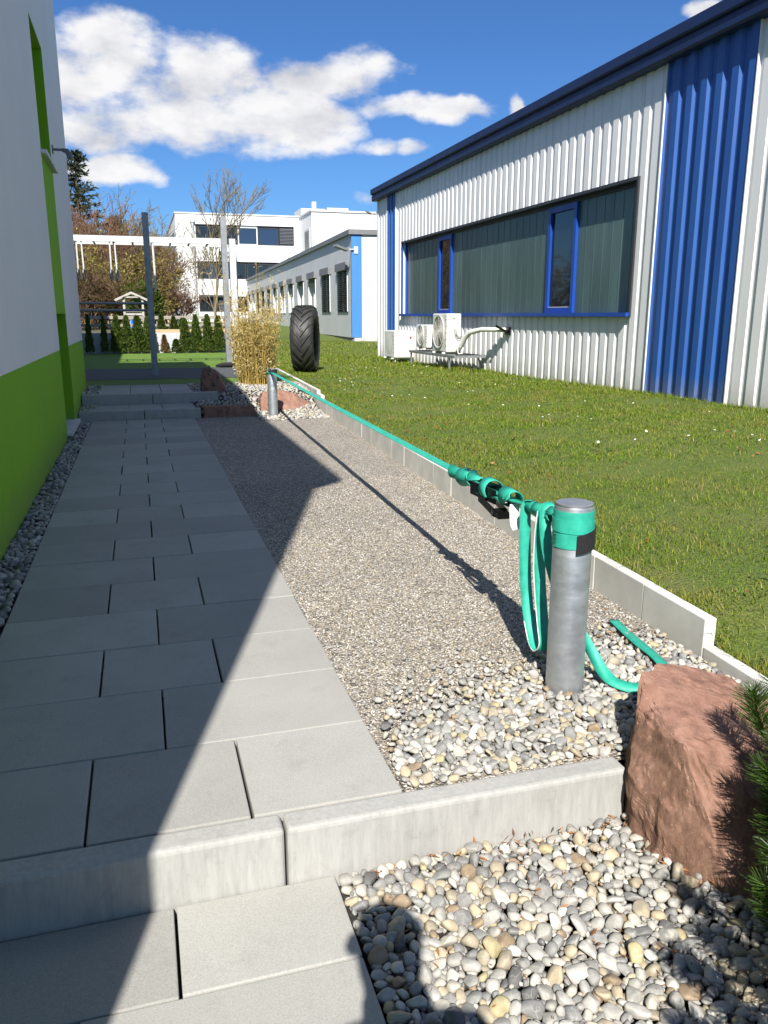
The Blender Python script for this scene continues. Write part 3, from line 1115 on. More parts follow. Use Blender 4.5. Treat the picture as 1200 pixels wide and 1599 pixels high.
def build_edging():
    ed = thing('lawn_edging', 'pale concrete edging wall of short stones between gravel and lawn', 'edging', (CURB0[0], CURB0[1], 0))
    th = 0.05
    meshes = {}

    def stone(s0, s1, ztop, zbot):
        key = (round(s1 - s0, 3), round(ztop - zbot, 3))
        if key not in meshes:
            me = bevel_box_mesh('edging_stone', th, s1 - s0 - 0.003, ztop - zbot, 0.0035, 2)
            me.materials.append(MATS['edging'])
            meshes[key] = me
        c = CURBD * (s0 + s1) / 2
        link('edging_stone', meshes[key], None, ed, (c[0] + th / 2 + random.uniform(-.0015, .0015), c[1], ztop + random.uniform(-.0015, .0015)), (0, random.uniform(-.006, .006), -math.atan2(CURBD[0], CURBD[1])))
    p = 0.4115
    for i in range(20):
        stone(i * p, (i + 1) * p, 0.152, -0.12)
    s = 20 * p
    stone(s, s + 0.32, 0.20, -0.1)
    s += 0.32
    for i in range(12):
        stone(s + i * p, s + (i + 1) * p, 0.245, -0.05)
    for i in range(8):
        stone(-(i + 1) * p, -i * p, 0.045 - 0.004 * i, -0.2)


build_edging()


# ------------------------------------------------------------------ buildings
def wbuild(mb, name, mat, parent, smooth=False):
    """link a mesh modelled in world coordinates under a thing or a part of it"""
    o = link(name, mb.mesh(name, smooth), mat)
    p = parent
    loc = Vector((0, 0, 0))
    while p is not None:
        loc += p.location
        p = p.parent
    me = o.data
    me.transform(Matrix.Translation(-loc))
    o.parent = parent
    return o


def bx(*a):
    return MB().box(*a)


WX = -0.765


def build_left_building():
    b = thing('rendered_building', 'white rendered building with lime green base and window strip, in shade on the left', 'building', (WX, 5.8, 0))
    w = MB()
    w.box(-7, WX, -0.56, 8.75, 0.9, 5.9)
    w.box(-7, WX, 9.85, 12.27, 0.9, 5.9)
    w.box(-7, WX, 8.75, 9.85, 3.92, 5.9)
    wbuild(w, 'wall', 'plaster_white', b)
    w = MB()
    w.box(-7, WX, -0.56, 8.75, -0.4, 0.9)
    w.box(-7, WX, 9.85, 12.27, -0.4, 0.9)
    w.box(-7, WX, 8.75, 9.85, 1.262, 2.735)
    w.box(-7, WX, 8.75, 9.85, -0.4, 0.06)
    o = wbuild(w, 'plinth', 'plaster_green', b)
    o['label'] = 'lime green painted base and strip'
    for z0, z1 in ((2.735, 3.92), (0.06, 1.262)):
        fr = MB()
        fr.box(-1.02, -0.965, 8.754, 9.846, z0 + 0.004, z0 + 0.064)
        fr.box(-1.02, -0.965, 8.754, 9.846, z1 - 0.064, z1 - 0.004)
        fr.box(-1.02, -0.965, 8.754, 8.814, z0 + 0.066, z1 - 0.066)
        fr.box(-1.02, -0.965, 9.786, 9.846, z0 + 0.066, z1 - 0.066)
        fr.box(-1.02, -0.965, 9.27, 9.33, z0 + 0.066, z1 - 0.066)
        win = wbuild(fr, 'window', 'frame_dark', b)
        wbuild(bx(-1.0, -0.985, 8.816, 9.784, z0 + 0.066, z1 - 0.066), 'pane', 'glass_dark', win)
        rv = MB()
        rv.box(-0.963, WX - 0.002, 9.838, 9.849, z0 + 0.001, z1 - 0.012)
        rv.box(-0.963, WX - 0.002, 8.751, 8.762, z0 + 0.001, z1 - 0.012)
        rv.box(-0.963, WX - 0.002, 8.751, 9.849, z1 - 0.011, z1 - 0.001)
        wbuild(rv, 'reveal', 'plaster_green', win)
        s = MB()
        s.add([(-0.96, 8.70, z0 + 0.03), (-0.71, 8.70, z0 + 0.012), (-0.71, 9.90, z0 + 0.012), (-0.96, 9.90, z0 + 0.03),
               (-0.96, 8.70, z0 + 0.006), (-0.712, 8.70, z0 - 0.022), (-0.712, 9.90, z0 - 0.022), (-0.96, 9.90, z0 + 0.006)],
              [(0, 1, 2, 3), (7, 6, 5, 4), (0, 4, 5, 1), (1, 5, 6, 2), (2, 6, 7, 3), (3, 7, 4, 0)])
        wbuild(s, 'window_sill', 'paint_pale', win)
        wbuild(bx(-7, -1.03, 8.76, 9.84, z0, z1), 'room', 'frame_dark', win)
    r = MB()
    r.add([(-7, -0.5, 5.903), (WX + 0.02, -0.5, 5.903), (-0.54, -0.42, 6.0), (-0.60, 12.33, 6.0), (WX + 0.02, 12.33, 5.903), (-7, 12.33, 5.903),
           (-7, -0.5, 6.12), (-0.54, -0.42, 6.12), (-0.60, 12.33, 6.12), (-7, 12.33, 6.12)],
          [(0, 5, 4, 1), (1, 4, 3, 2), (2, 3, 8, 7), (6, 7, 8, 9), (0, 1, 2, 7, 6), (5, 9, 8, 3, 4), (0, 6, 9, 5)])
    wbuild(r, 'roof', 'trim_grey', b)
    wg = MB()
    wg.box(-9, -2.35, 12.28, 19.5, -0.3, 6.1)
    wbuild(wg, 'rear_wing', 'plaster_white', b)
    # wall lamp on a bracket arm
    l = thing('wall_lamp', 'small grey lamp on a bracket arm beside the upper green window', 'lamp', (WX, 10.05, 2.97))
    m = MB()
    m.tube([(WX, 10.05, 2.985), (WX + 0.13, 10.05, 2.985)], 0.014, 8)
    m.box(WX - 0.002, WX + 0.012, 10.01, 10.09, 2.945, 3.025)
    wbuild(m, 'arm', 'trim_grey', l)
    m = MB()
    m.tube([(WX + 0.10, 10.05, 2.985), (WX + 0.15, 10.05, 2.975), (WX + 0.175, 10.05, 2.93), (WX + 0.18, 10.05, 2.89)], [0.018, 0.03, 0.035, 0.026], 10)
    wbuild(m, 'lamp_head', 'trim_grey', l, True)


build_left_building()

HX = 6.8
RIB = 0.25


def sheet_mesh(y0, y1, z0, z1, depth=0.034, RIB=RIB):
    """trapezoidal sheet, ribs standing out towards -X"""
    CR, SL = (0.42, 0.09) if depth > 0.03 else (0.56, 0.06)
    def prof(y):
        u = (y / RIB) % 1.0
        if u < CR:
            return -depth
        if u < CR + SL:
            return -depth * (1 - (u - CR) / SL)
        if u < 1.0 - SL:
            return 0.0
        return -depth * (u - 1.0 + SL) / SL
    ys = {y0, y1}
    k = math.floor(y0 / RIB)
    while k * RIB < y1 + RIB:
        for q in (0.0, CR, CR + SL, 1.0 - SL):
            v = (k + q) * RIB
            if y0 < v < y1:
                ys.add(round(v, 5))
        k += 1
    ys = sorted(ys)
    m = MB()
    vs = []
    for y in ys:
        x = HX + prof(y + 1e-7 if y != y1 else y - 1e-7)
        vs += [(x, y, z0), (x, y, z1)]
    m.add(vs, [(2 * i, 2 * i + 1, 2 * i + 3, 2 * i + 2) for i in range(len(ys) - 1)])
    return m


def build_hall():
    h = thing('industrial_hall', 'long hall clad in white ribbed sheet metal with blue stripes and blue roof edge', 'hall', (HX, 14, 0))
    W0, W1, ZB, ZT, ZR = 10.4, 21.05, 1.262, 3.06, 4.40
    c = MB()
    c.box(6.96, 34, 0, 23.28, -0.4, 4.38)
    wbuild(c, 'core_wall', 'frame_dark', h)
    c = MB()
    c.box(6.805, 6.955, W1, 23.28, -0.4, 4.38)
    c.box(6.805, 6.955, 0, W0, -0.4, 4.38)
    c.box(6.805, 6.955, W0, W1, -0.4, ZB)
    c.box(6.805, 6.955, W0, W1, ZT, 4.38)
    wbuild(c, 'wall', 'sheet_white', h)

    def run(y0, y1, z0, z1, mat, label=None):
        y = y0
        while y < y1 - 0.02:
            e = min(y1, math.floor(y + 1.0001)) if min(y1, math.floor(y + 1.0001)) > y + 0.05 else min(y1, y + 1.0)
            o = wbuild(sheet_mesh(y, e - 0.0015, z0, z1, *((0.034, 0.275) if 'blue' in mat else (0.021, 0.25))), 'cladding_sheet', mat, h)
            if label:
                o['label'] = label
            y = e
    run(22.40, 23.25, -0.2, ZR, 'sheet_white')
    run(21.60, 22.395, -0.2, ZR, 'sheet_blue', 'blue ribbed cladding stripe')
    run(21.10, 21.595, -0.2, ZR, 'sheet_white')
    run(W0 - 0.01, 21.095, ZT + 0.02, ZR, 'sheet_white')
    run(W0 - 0.01, 21.095, -0.2, ZB - 0.05, 'sheet_white')
    run(9.905, W0 - 0.015, -0.2, ZR, 'sheet_white')
    run(8.22, 9.90, -0.2, ZR, 'sheet_blue', 'blue ribbed cladding stripe')
    run(0.5, 8.215, -0.2, ZR, 'sheet_white')
    m = MB()
    m.box(6.755, 6.83, 23.25, 23.36, -0.2, 4.38)
    wbuild(m, 'corner_trim', 'sheet_white', h)
    for y in (9.9025, 8.2175, 21.5975, 22.3975):
        wbuild(bx(6.755, 6.80, y - 0.008, y + 0.008, -0.2, 4.38), 'joint_trim', 'sheet_white', h)
    # roof edge: gutter board in two steps
    m = MB()
    pr = [(6.80, 4.385), (6.66, 4.385), (6.635, 4.41), (6.635, 4.52), (6.655, 4.53), (6.655, 4.55), (6.615, 4.56), (6.60, 4.58), (6.60, 4.70), (6.62, 4.715), (34, 4.86), (34, 4.385)]
    n = len(pr)
    m.add([(x, 0.0, z) for x, z in pr] + [(x, 23.5, z) for x, z in pr], [(i, (i + 1) % n, n + (i + 1) % n, n + i) for i in range(n)] + [tuple(range(n - 1, -1, -1)), tuple(range(n, 2 * n))])
    wbuild(m, 'roof', 'fascia_blue', h)
    # window band
    wf = MB()
    wf.box(6.70, 6.955, W0 - 0.03, W1 + 0.03, ZB - 0.045, ZB + 0.012)
    wf.box(6.86, 6.955, W1 - 0.05, W1 + 0.02, ZB + 0.013, ZT - 0.002)
    wf.box(6.76, 6.80, W1 + 0.0, W1 + 0.045, ZB - 0.04, ZT + 0.02)
    win = wbuild(wf, 'window_band', 'frame_blue', h)
    tr = MB()
    tr.box(6.75, 6.955, W0 - 0.045, W0 - 0.002, ZB - 0.045, ZT + 0.04)
    tr.box(6.75, 6.955, W0, W1 + 0.045, ZT - 0.001, ZT + 0.045)
    tr.box(6.88, 6.955, W0, W1, ZT - 0.055, ZT - 0.003)
    wbuild(tr, 'window_trim', 'frame_dark', win)
    vents = [(12.18, 13.13), (17.70, 18.54)]
    for a, e in vents:
        f = MB()
        f.box(6.85, 6.955, a, e, ZB + 0.014, ZB + 0.10)
        f.box(6.85, 6.955, a, e, ZT - 0.15, ZT - 0.058)
        f.box(6.85, 6.955, a, a + 0.085, ZB + 0.101, ZT - 0.151)
        f.box(6.85, 6.955, e - 0.085, e, ZB + 0.101, ZT - 0.151)
        vf = wbuild(f, 'vent_window', 'frame_blue', h)
        wbuild(bx(6.893, 6.90, a + 0.086, e - 0.086, ZB + 0.102, ZT - 0.152), 'pane', 'glass_dark', vf)
        g = MB()
        g.box(6.875, 6.892, a + 0.086, a + 0.10, ZB + 0.102, ZT - 0.152)
        g.box(6.875, 6.892, a + 0.101, e - 0.086, ZB + 0.102, ZB + 0.115)
        wbuild(g, 'seal', 'paint_pale', vf)
    spans = [(W0, 12.18), (13.13, 17.70), (18.54, W1 - 0.05)]
    for a, e in spans:
        n = round((e - a) / 0.262)
        w = (e - a) / n
        me = None
        for i in range(n):
            y = a + i * w
            g = MB()
            g.box(6.90, 6.94, y + 0.001, y + w - 0.001, ZB + 0.014, ZT - 0.057)
            g.box(6.896, 6.8995, y + 0.001, y + 0.022, ZB + 0.014, ZT - 0.057)
            wbuild(g, 'pane', 'channel_glass', win)


build_hall()


def ac_unit(label, x0, x1, y0, y1, z0, z1, style):
    t = thing('air_conditioner', label, 'air conditioner', ((x0 + x1) / 2, (y0 + y1) / 2, z0), 0, 'outdoor air conditioners at the hall wall')
    me = bevel_box_mesh('body', x1 - x0, y1 - y0, z1 - z0, 0.02, 2)
    me.materials.append(MATS['appliance'])
    link('body', me, None, t, (0, 0, z1 - z0))
    R = min((z1 - z0), (y1 - y0) * 1.15) * 0.40
    cy, cz = (y0 + y1) / 2 + 0.03, (z0 + z1) / 2 + 0.02
    if style != 'plain':
        m = MB()
        m.lathe([(0.0, 0.0), (R, 0.0)], 28, (x0 - 0.003, cy, cz), 'X')
        wbuild(m, 'fan_recess', 'appliance_dark', t)
        m = MB()
        for k in range(3):
            a0 = k * 2 * PI / 3 + 0.4
            P = []
            for q in range(5):
                a = a0 + q * 0.19
                P += [(x0 - 0.007, cy + 0.05 * math.cos(a), cz + 0.05 * math.sin(a)), (x0 - 0.014 + 0.002 * q, cy + R * 0.93 * math.cos(a), cz + R * 0.93 * math.sin(a))]
            m.add(P, [(2 * i, 2 * i + 1, 2 * i + 3, 2 * i + 2) for i in range(4)])
        wbuild(m, 'fan_blades', 'appliance_tan', t)
        g = MB()
        for rr in np.linspace(0.12, 1.0, 9 if style == 'round' else 7):
            g.tube([(x0 - 0.022, cy + R * rr * math.cos(a), cz + R * rr * math.sin(a)) for a in np.linspace(0, 2 * PI, 29)], 0.003, 4, False)
        for a in np.linspace(0, 2 * PI, 9)[:-1]:
            g.tube([(x0 - 0.022, cy, cz), (x0 - 0.022, cy + R * math.cos(a), cz + R * math.sin(a))], 0.003, 4)
        g.lathe([(R, -0.004), (R + 0.02, -0.012), (R + 0.03, -0.03), (R + 0.02, -0.03), (R, -0.024)], 28, (x0 + 0.002, cy, cz), 'X')
        wbuild(g, 'fan_guard', 'appliance', t)
    else:
        m = MB()
        m.lathe([(0.0, -0.012), (R * 0.6, -0.012), (R, -0.004)], 28, (x0, cy, cz), 'X')
        wbuild(m, 'fan_cover', 'appliance', t, True)
    # grooves on the front beside the fan, service cover on the side
    for k in range(5):
        z = z0 + 0.12 + k * (z1 - z0 - 0.25) / 4
        wbuild(bx(x0 - 0.003, x0 + 0.002, y0 + 0.012, y0 + 0.07, z, z + 0.012), 'vent_slot', 'appliance_dark', t)
    for y in (y0 + 0.1, y1 - 0.16):
        wbuild(bx(x0 - 0.05, x1 + 0.03, y, y + 0.05, z0 - 0.035, z0 - 0.001), 'foot', 'appliance', t)
    return t


def build_ac():
    t = ac_unit('tallest white air conditioner with round fan, nearest on the metal rack', 6.08, 6.40, 15.88, 16.72, 0.49, 1.27, 'round')
    m = MB()
    m.box(6.20, 6.27, 15.874, 15.8795, 1.16, 1.175)
    wbuild(m, 'badge', 'appliance_dark', t)
    m = MB()
    m.tube([(6.28, 15.874, 0.98), (6.285, 15.85, 0.86), (6.33, 15.845, 0.80), (6.41, 15.86, 0.80)], 0.009, 6)
    m.tube([(6.25, 15.874, 0.96), (6.255, 15.84, 0.84), (6.32, 15.835, 0.76), (6.41, 15.85, 0.77)], 0.009, 6)
    wbuild(m, 'cables', 'trim_grey', t, True)
    ac_unit('small white air conditioner with square fan grille, middle of the row', 6.10, 6.36, 17.15, 17.85, 0.53, 1.03, 'square')
    t = ac_unit('squat white air conditioner standing on the grass near the far hall corner', 6.1, 6.62, 19.55, 20.45, 0.20, 0.86, 'plain')
    wbuild(bx(6.50, 6.55, 19.545, 19.5495, 0.66, 0.72), 'badge', 'badge_red', t)
    f = MB()
    for y in (19.62, 20.3):
        f.box(6.0, 6.65, y, y + 0.06, 0.02, 0.06)
        for x in (6.14, 6.55):
            f.box(x, x + 0.03, y + 0.01, y + 0.05, 0.06, 0.166)
    wbuild(f, 'floor_stand', 'appliance', t)
    r = thing('metal_rack', 'galvanised low rack carrying two air conditioners beside the hall wall', 'rack', (6.4, 16.7, 0.1))
    m = MB()
    m.box(6.02, 6.07, 15.28, 18.15, 0.395, 0.45)
    m.box(6.66, 6.71, 15.28, 18.15, 0.395, 0.45)
    for y in (15.28, 15.9, 16.5, 17.2, 17.8, 18.1):
        m.box(6.071, 6.659, y, y + 0.05, 0.40, 0.448)
    wbuild(m, 'frame', 'steel_grey', r)
    for x in (6.03, 6.67):
        for y in (15.6, 18.05):
            wbuild(bx(x, x + 0.035, y, y + 0.035, 0.0, 0.394), 'leg', 'steel_grey', r)
    d = thing('pipe_duct', 'white wrapped pipe running from the tall air conditioner to a bracket on the hall', 'pipe', (6.6, 15.6, 0.7))
    m = MB()
    m.tube([(6.30, 15.83, 0.52), (6.34, 15.72, 0.62), (6.37, 15.62, 0.78), (6.42, 15.45, 0.90), (6.52, 15.1, 0.96), (6.66, 14.65, 0.965), (6.74, 14.45, 0.96)], [0.04, 0.055, 0.06, 0.055, 0.048, 0.045, 0.045], 10)
    m.tube([(6.33, 15.78, 0.72), (6.27, 15.76, 0.58), (6.29, 15.75, 0.46), (6.38, 15.74, 0.47), (6.37, 15.70, 0.6)], 0.02, 8)
    wbuild(m, 'pipe', 'appliance', d, True)
    m = MB()
    m.obox((6.56, 14.52, 1.04), (6.78, 14.36, 0.90), 0.05, 0.04)
    m.box(6.745, 6.79, 14.3, 14.5, 0.87, 1.02)
    wbuild(m, 'bracket', 'black_metal', d)


build_ac()


def build_low_building():
    L = 46.0
    t = thing('low_building', 'single storey white panel building with a row of blinds and a blue corner', 'building', (8.257, 32.235, 0.2), -math.radians(2.2))
    HT = 4.12
    P = 3.83
    WZ0, WZ1 = 1.19, 2.86
    MB().box(0.16, 15, 0.12, L, -0.3, HT).build('core_wall', 'facade_white', t)
    y = 0.0
    k = 0
    n = 12
    for k in range(n):
        a = 0.60 + k * P
        e = a + 2.15
        y1 = 0.60 + (k + 1) * P
        if k == 0:
            MB().box(0, 0.158, 0.0, a - 0.004, 0.16, HT).build('wall_panel', 'facade_panel', t)
        MB().box(0, 0.158, a, e - 0.004, 0.16, WZ0).build('wall_panel', 'facade_panel', t)
        MB().box(0, 0.158, a, e - 0.004, WZ1, HT).build('wall_panel', 'facade_panel', t)
        mid = (e + y1) / 2
        MB().box(0, 0.158, e, mid - 0.004, 0.16, HT).build('wall_panel', 'facade_panel', t)
        MB().box(0, 0.158, mid, y1 - 0.004, 0.16, HT).build('wall_panel', 'facade_panel', t)
        f = MB()
        f.box(-0.03, 0.10, a, e - 0.004, WZ0 - 0.03, WZ0 - 0.002)
        f.box(0.05, 0.10, a, a + 0.07, WZ0, WZ1)
        f.box(0.05, 0.10, e - 0.075, e - 0.005, WZ0, WZ1)
        f.box(0.05, 0.10, (a + e) / 2 - 0.03, (a + e) / 2 + 0.03, WZ0, WZ1)
        w = f.build('window', 'facade_white' if k not in (0, 1) else 'trim_grey', t)
        MB().box(0.10, 0.11, a, e - 0.004, WZ0, WZ1).build('pane', 'glass_blue' if k not in (2, 3, 4, 5, 6) else 'interior_pale', w)
        MB().box(-0.13, 0.05, a - 0.06, e + 0.05, WZ1 - 0.03, WZ1 + 0.27).build('blind_box', 'trim_grey', w)
        for yr in (a + 0.01, e - 0.06):
            MB().box(-0.05, -0.02, yr, yr + 0.04, WZ0, WZ1 - 0.031).build('guide_rail', 'facade_white', w)
        drop = WZ0 + 0.02 if k in (0, 1, 7, 8, 9) else WZ1 - 0.35
        b = MB()
        z = WZ1 - 0.06
        while z > drop:
            b.obox((-0.035, a + 0.06, z), (-0.035, e - 0.07, z), 0.075, 0.006, (0.55, 0, 1))
            z -= 0.085
        b.build('blind', 'lamella', w)
    MB().box(0.03, 0.15, 0.02, L, -0.3, 0.158).build('plinth', 'trim_grey', t)
    MB().box(0.0, 0.42, -0.04, 0.118, 0.16, HT).build('corner_panel', 'panel_blue', t)['label'] = 'bright blue corner panel'
    for i in range(8):
        MB().box(0.424 + i * 1.8, 0.424 + (i + 1) * 1.8 - 0.01, -0.02, 0.118, 0.16, HT).build('wall_panel', 'facade_white', t)
    MB().box(0.1, 15, -0.03, 0.1, -0.3, 0.155).build('plinth', 'interior_pale', t)
    r = MB()
    r.box(-0.12, 15, -0.12, L + 0.1, HT + 0.002, HT + 0.19)
    r.build('roof', 'trim_grey', t)
    # flood lamp at the corner
    import mathutils
    M = Matrix.Translation(t.location) @ Matrix.Rotation(-math.radians(2.2), 4, 'Z')
    q = M @ Vector((0.0, -0.02, 3.55))
    f = thing('flood_lamp', 'grey flood lamp on the blue corner of the low building', 'lamp', q)
    MB().tube([(0.18, -0.03, 0.0), (-0.05, -0.1, 0.0), (-0.25, -0.15, -0.02)], 0.025, 8).build('arm', 'paint_pale', f)
    m = MB()
    m.obox((-0.2, -0.15, -0.04), (-0.72, -0.25, 0.12), 0.30, 0.08)
    m.build('lamp_head', 'trim_grey', f)
    MB().box(0.1, 0.26, -0.06, -0.021, -0.15, 0.12).build('mount', 'paint_pale', f)
    # extractor cowl on the roof
    q = M @ Vector((2.2, 31.0, HT + 0.19))
    v = thing('roof_cowl', 'metal extractor cowl standing on the low building roof', 'roof vent', q)
    MB().lathe([(0.2, 0.0), (0.2, 0.35)], 16).build('pipe', 'steel_grey', v, True)
    MB().lathe([(0.22, 0.35), (0.40, 0.55), (0.42, 0.6), (0.42, 0.72), (0.4, 0.74)], 18).build('collar', 'trim_grey', v, True)
    MB().lathe([(0.40, 0.74), (0.46, 0.78), (0.42, 1.1), (0.30, 1.25), (0.0, 1.3)], 18).build('hood', 'paint_pale', v, True)


build_low_building()


def build_white_building():
    t = thing('white_office_building', 'three storey white flat roofed office building in the distance with window bands', 'building', (9.5, 80, 0.3))
    Y = 80.0
    m = MB()
    m.box(3.9, 5.67, Y, Y + 0.5, 0, 10.3)
    m.box(14.88, 16.4, Y, Y + 0.5, 0, 10.3)
    for z0, z1 in ((9.43, 10.3), (6.15, 7.67), (2.98, 4.55), (0, 1.55)):
        m.box(5.67, 14.88, Y, Y + 0.5, z0, z1)
    m.box(3.9, 40, Y + 0.9, Y + 20, 0, 10.3)
    m.box(3.9, 4.4, Y + 0.5, Y + 0.9, 0, 10.3)
    wbuild(m, 'wall', 'facade_white', t)
    m = MB()
    m.box(3.83, 40, Y - 0.07, Y + 20.1, 10.302, 10.43)
    wbuild(m, 'roof', 'paint_pale', t)

    def band(us, z0, z1, kinds):
        for i in range(len(us) - 1):
            a, e = us[i] + 0.03, us[i + 1] - 0.03
            f = MB()
            f.box(a, e, Y + 0.16, Y + 0.28, z1 - 0.22, z1 - 0.002)
            f.box(a, e, Y + 0.16, Y + 0.28, z0 + 0.002, z0 + 0.10)
            f.box(a, a + 0.09, Y + 0.16, Y + 0.28, z0 + 0.1, z1 - 0.22)
            f.box(e - 0.09, e, Y + 0.16, Y + 0.28, z0 + 0.1, z1 - 0.22)
            k = kinds[i]
            w = wbuild(f, 'window', 'facade_white' if k == 'white' else 'frame_dark', t)
            wbuild(bx(a + 0.09, e - 0.09, Y + 0.20, Y + 0.23, z0 + 0.1, z1 - 0.22), 'pane', 'glass_dark' if k == 'dark' else 'glass_blue', w)
            if k == 'blind':
                b = MB()
                z = z1 - 0.24
                while z > z0 + 0.1:
                    b.obox((a + 0.05, Y + 0.10, z), (e - 0.05, Y + 0.10, z), 0.11, 0.012, (0, -0.5, 1))
                    z -= 0.13
                wbuild(b, 'blind', 'trim_grey', w)
    q = lambda u: 5.67 + (u - 305) / 155 * 9.21
    band([q(u) for u in (305, 325, 345, 370, 402, 436, 460)], 7.67, 9.43, ['dark', 'dark', 'dark', 'white', 'blue', 'blind'])
    band([q(u) for u in (305, 320, 335, 350, 365, 382, 400, 420, 440, 460)], 4.55, 6.15, ['dark', 'blue', 'dark', 'blue', 'dark', 'dark', 'dark', 'dark', 'dark'])
    band([q(u) for u in (305, 335, 365, 400, 430, 460)], 1.55, 2.98, ['dark', 'blind', 'dark', 'dark', 'dark'])
    ledge = MB()
    ledge.box(5.7, 7.9, Y - 0.25, Y - 0.002, 2.9, 3.1)
    wbuild(ledge, 'canopy', 'frame_dark', t)
    # windows on the narrow side seen at a slant
    for z0, z1 in ((7.0, 9.0), (3.8, 5.6), (0.8, 2.6)):
        f = MB()
        f.box(3.86, 3.897, Y + 4.0, Y + 9.0, z0, z1)
        w = wbuild(f, 'window', 'frame_dark', t)
        wbuild(bx(3.845, 3.858, Y + 4.2, Y + 8.8, z0 + 0.15, z1 - 0.15), 'pane', 'glass_dark', w)
    p = MB()
    p.box(5.22, 5.6, Y - 0.3, Y - 0.004, 9.55, 9.95)
    p.tube([(5.41, Y - 0.14, 9.55), (5.41, Y - 0.14, 0.3)], 0.12, 10)
    wbuild(p, 'downpipe', 'interior_pale', t)
    # stair tower standing forward
    m = MB()
    m.box(15.45, 40, 74.4, Y - 0.003, 0, 10.2)
    wbuild(m, 'stair_tower', 'facade_white', t)
    m = MB()
    m.box(15.36, 40, 74.3, Y - 0.08, 10.203, 10.36)
    wbuild(m, 'tower_roof', 'paint_pale', t)
    f = bx(15.40, 15.447, 75.2, 77.6, 5.2, 8.9)
    w = wbuild(f, 'window', 'paint_pale', t)
    wbuild(bx(15.37, 15.397, 75.5, 77.3, 5.4, 8.7), 'pane', 'trim_grey', w)
    m = MB()
    m.box(15.7, 18.0, 80.5, 84, 10.432, 11.2)
    m.box(18.3, 20.4, 80.6, 84, 10.432, 11.35)
    m.box(16.9, 17.3, 81, 81.5, 11.2, 11.9)
    m.box(20.5, 23.5, 81, 84, 10.432, 10.9)
    wbuild(m, 'roof_plant', 'paint_pale', t)
    # a brown roofed house beyond the garden
    hs = thing('brown_house', 'brown roofed house half hidden by bushes left of the white building', 'house', (1.2, 62, 0.7))
    m = MB()
    m.box(-2.5, 2.5, 62, 69, 0.5, 2.3)
    wbuild(m, 'wall', 'timber_pale', hs)
    m = MB()
    m.add([(-3, 61.5, 2.2), (3, 61.5, 2.2), (3, 69.5, 2.2), (-3, 69.5, 2.2), (2.2, 63.0, 4.2), (2.2, 68.0, 4.2), (-2.4, 65.5, 4.2)], [(0, 1, 4, 6), (1, 2, 5, 4), (2, 3, 6, 5), (3, 0, 6), (4, 5, 6), (0, 3, 2, 1)])
    wbuild(m, 'roof', 'roof_brown', hs)
    f2 = thing('flood_lamp', 'flood lamp on a short arm at the far hall corner', 'lamp', (6.72, 23.4, 4.05))
    MB().tube([(0.05, 0.0, 0.05), (-0.12, 0.05, 0.0)], 0.015, 6).build('arm', 'paint_pale', f2)
    MB().obox((-0.10, 0.05, 0.0), (-0.26, 0.05, 0.07), 0.12, 0.035).build('lamp_head', 'trim_grey', f2)


build_white_building()


# ------------------------------------------------------------------ posts and slackline
def catmull(P, n=8):
    P = [np.array(p, float) for p in P]
    out = []
    for i in range(len(P) - 1):
        p0, p1, p2, p3 = P[max(i - 1, 0)], P[i], P[i + 1], P[min(i + 2, len(P) - 1)]
        for k in range(n):
            t = k / n
            out.append(0.5 * ((2 * p1) + (-p0 + p2) * t + (2 * p0 - 5 * p1 + 4 * p2 - p3) * t * t + (-p0 + 3 * p1 - 3 * p2 + p3) * t ** 3))
    out.append(P[-1])
    return out


def ribbon(pts, width, wdirs, thick=0.0025, n=8):
    """flat strap through pts, wdirs = direction of its width at each point"""
    C = catmull(pts, n)
    Wd = catmull(wdirs, n)
    m = MB()
    vs = []
    for i, p in enumerate(C):
        d = C[min(i + 1, len(C) - 1)] - C[max(i - 1, 0)]
        d = d / (np.linalg.norm(d) + 1e-9)
        w = Wd[i] - d * (Wd[i] @ d)
        w = w / (np.linalg.norm(w) + 1e-9)
        nrm = np.cross(d, w) * thick / 2
        w = w * width / 2
        vs += [p - w - nrm, p + w - nrm, p + w + nrm, p - w + nrm]
    fs = []
    for i in range(len(C) - 1):
        a = 4 * i
        for k in range(4):
            k2 = (k + 1) % 4
            fs.append((a + k, a + k2, a + 4 + k2, a + 4 + k))
    fs += [(3, 2, 1, 0), tuple(4 * (len(C) - 1) + k for k in range(4))]
    m.add(vs, fs)
    return m


P1 = (1.307, 2.238)
P2 = (1.559, 10.126)


def build_posts():
    for (x, y), h, r, lab in ((P1, 0.648, 0.063, 'near galvanised steel post standing in the pebbles'), (P2, 0.585, 0.060, 'far galvanised steel post standing beside the flat red rock')):
        t = thing('steel_post', lab, 'post', (x, y, -0.15), 0, 'slackline posts')
        MB().lathe([(r, 0.0), (r, h + 0.14), (r - 0.002, h + 0.146)], 40).build('tube', 'galvanised', t, True)
        MB().lathe([(r - 0.003, h + 0.147), (r - 0.003, h + 0.152), (r - 0.008, h + 0.154), (0.0, h + 0.155)], 40).build('cap', 'galvanised', t)


build_posts()


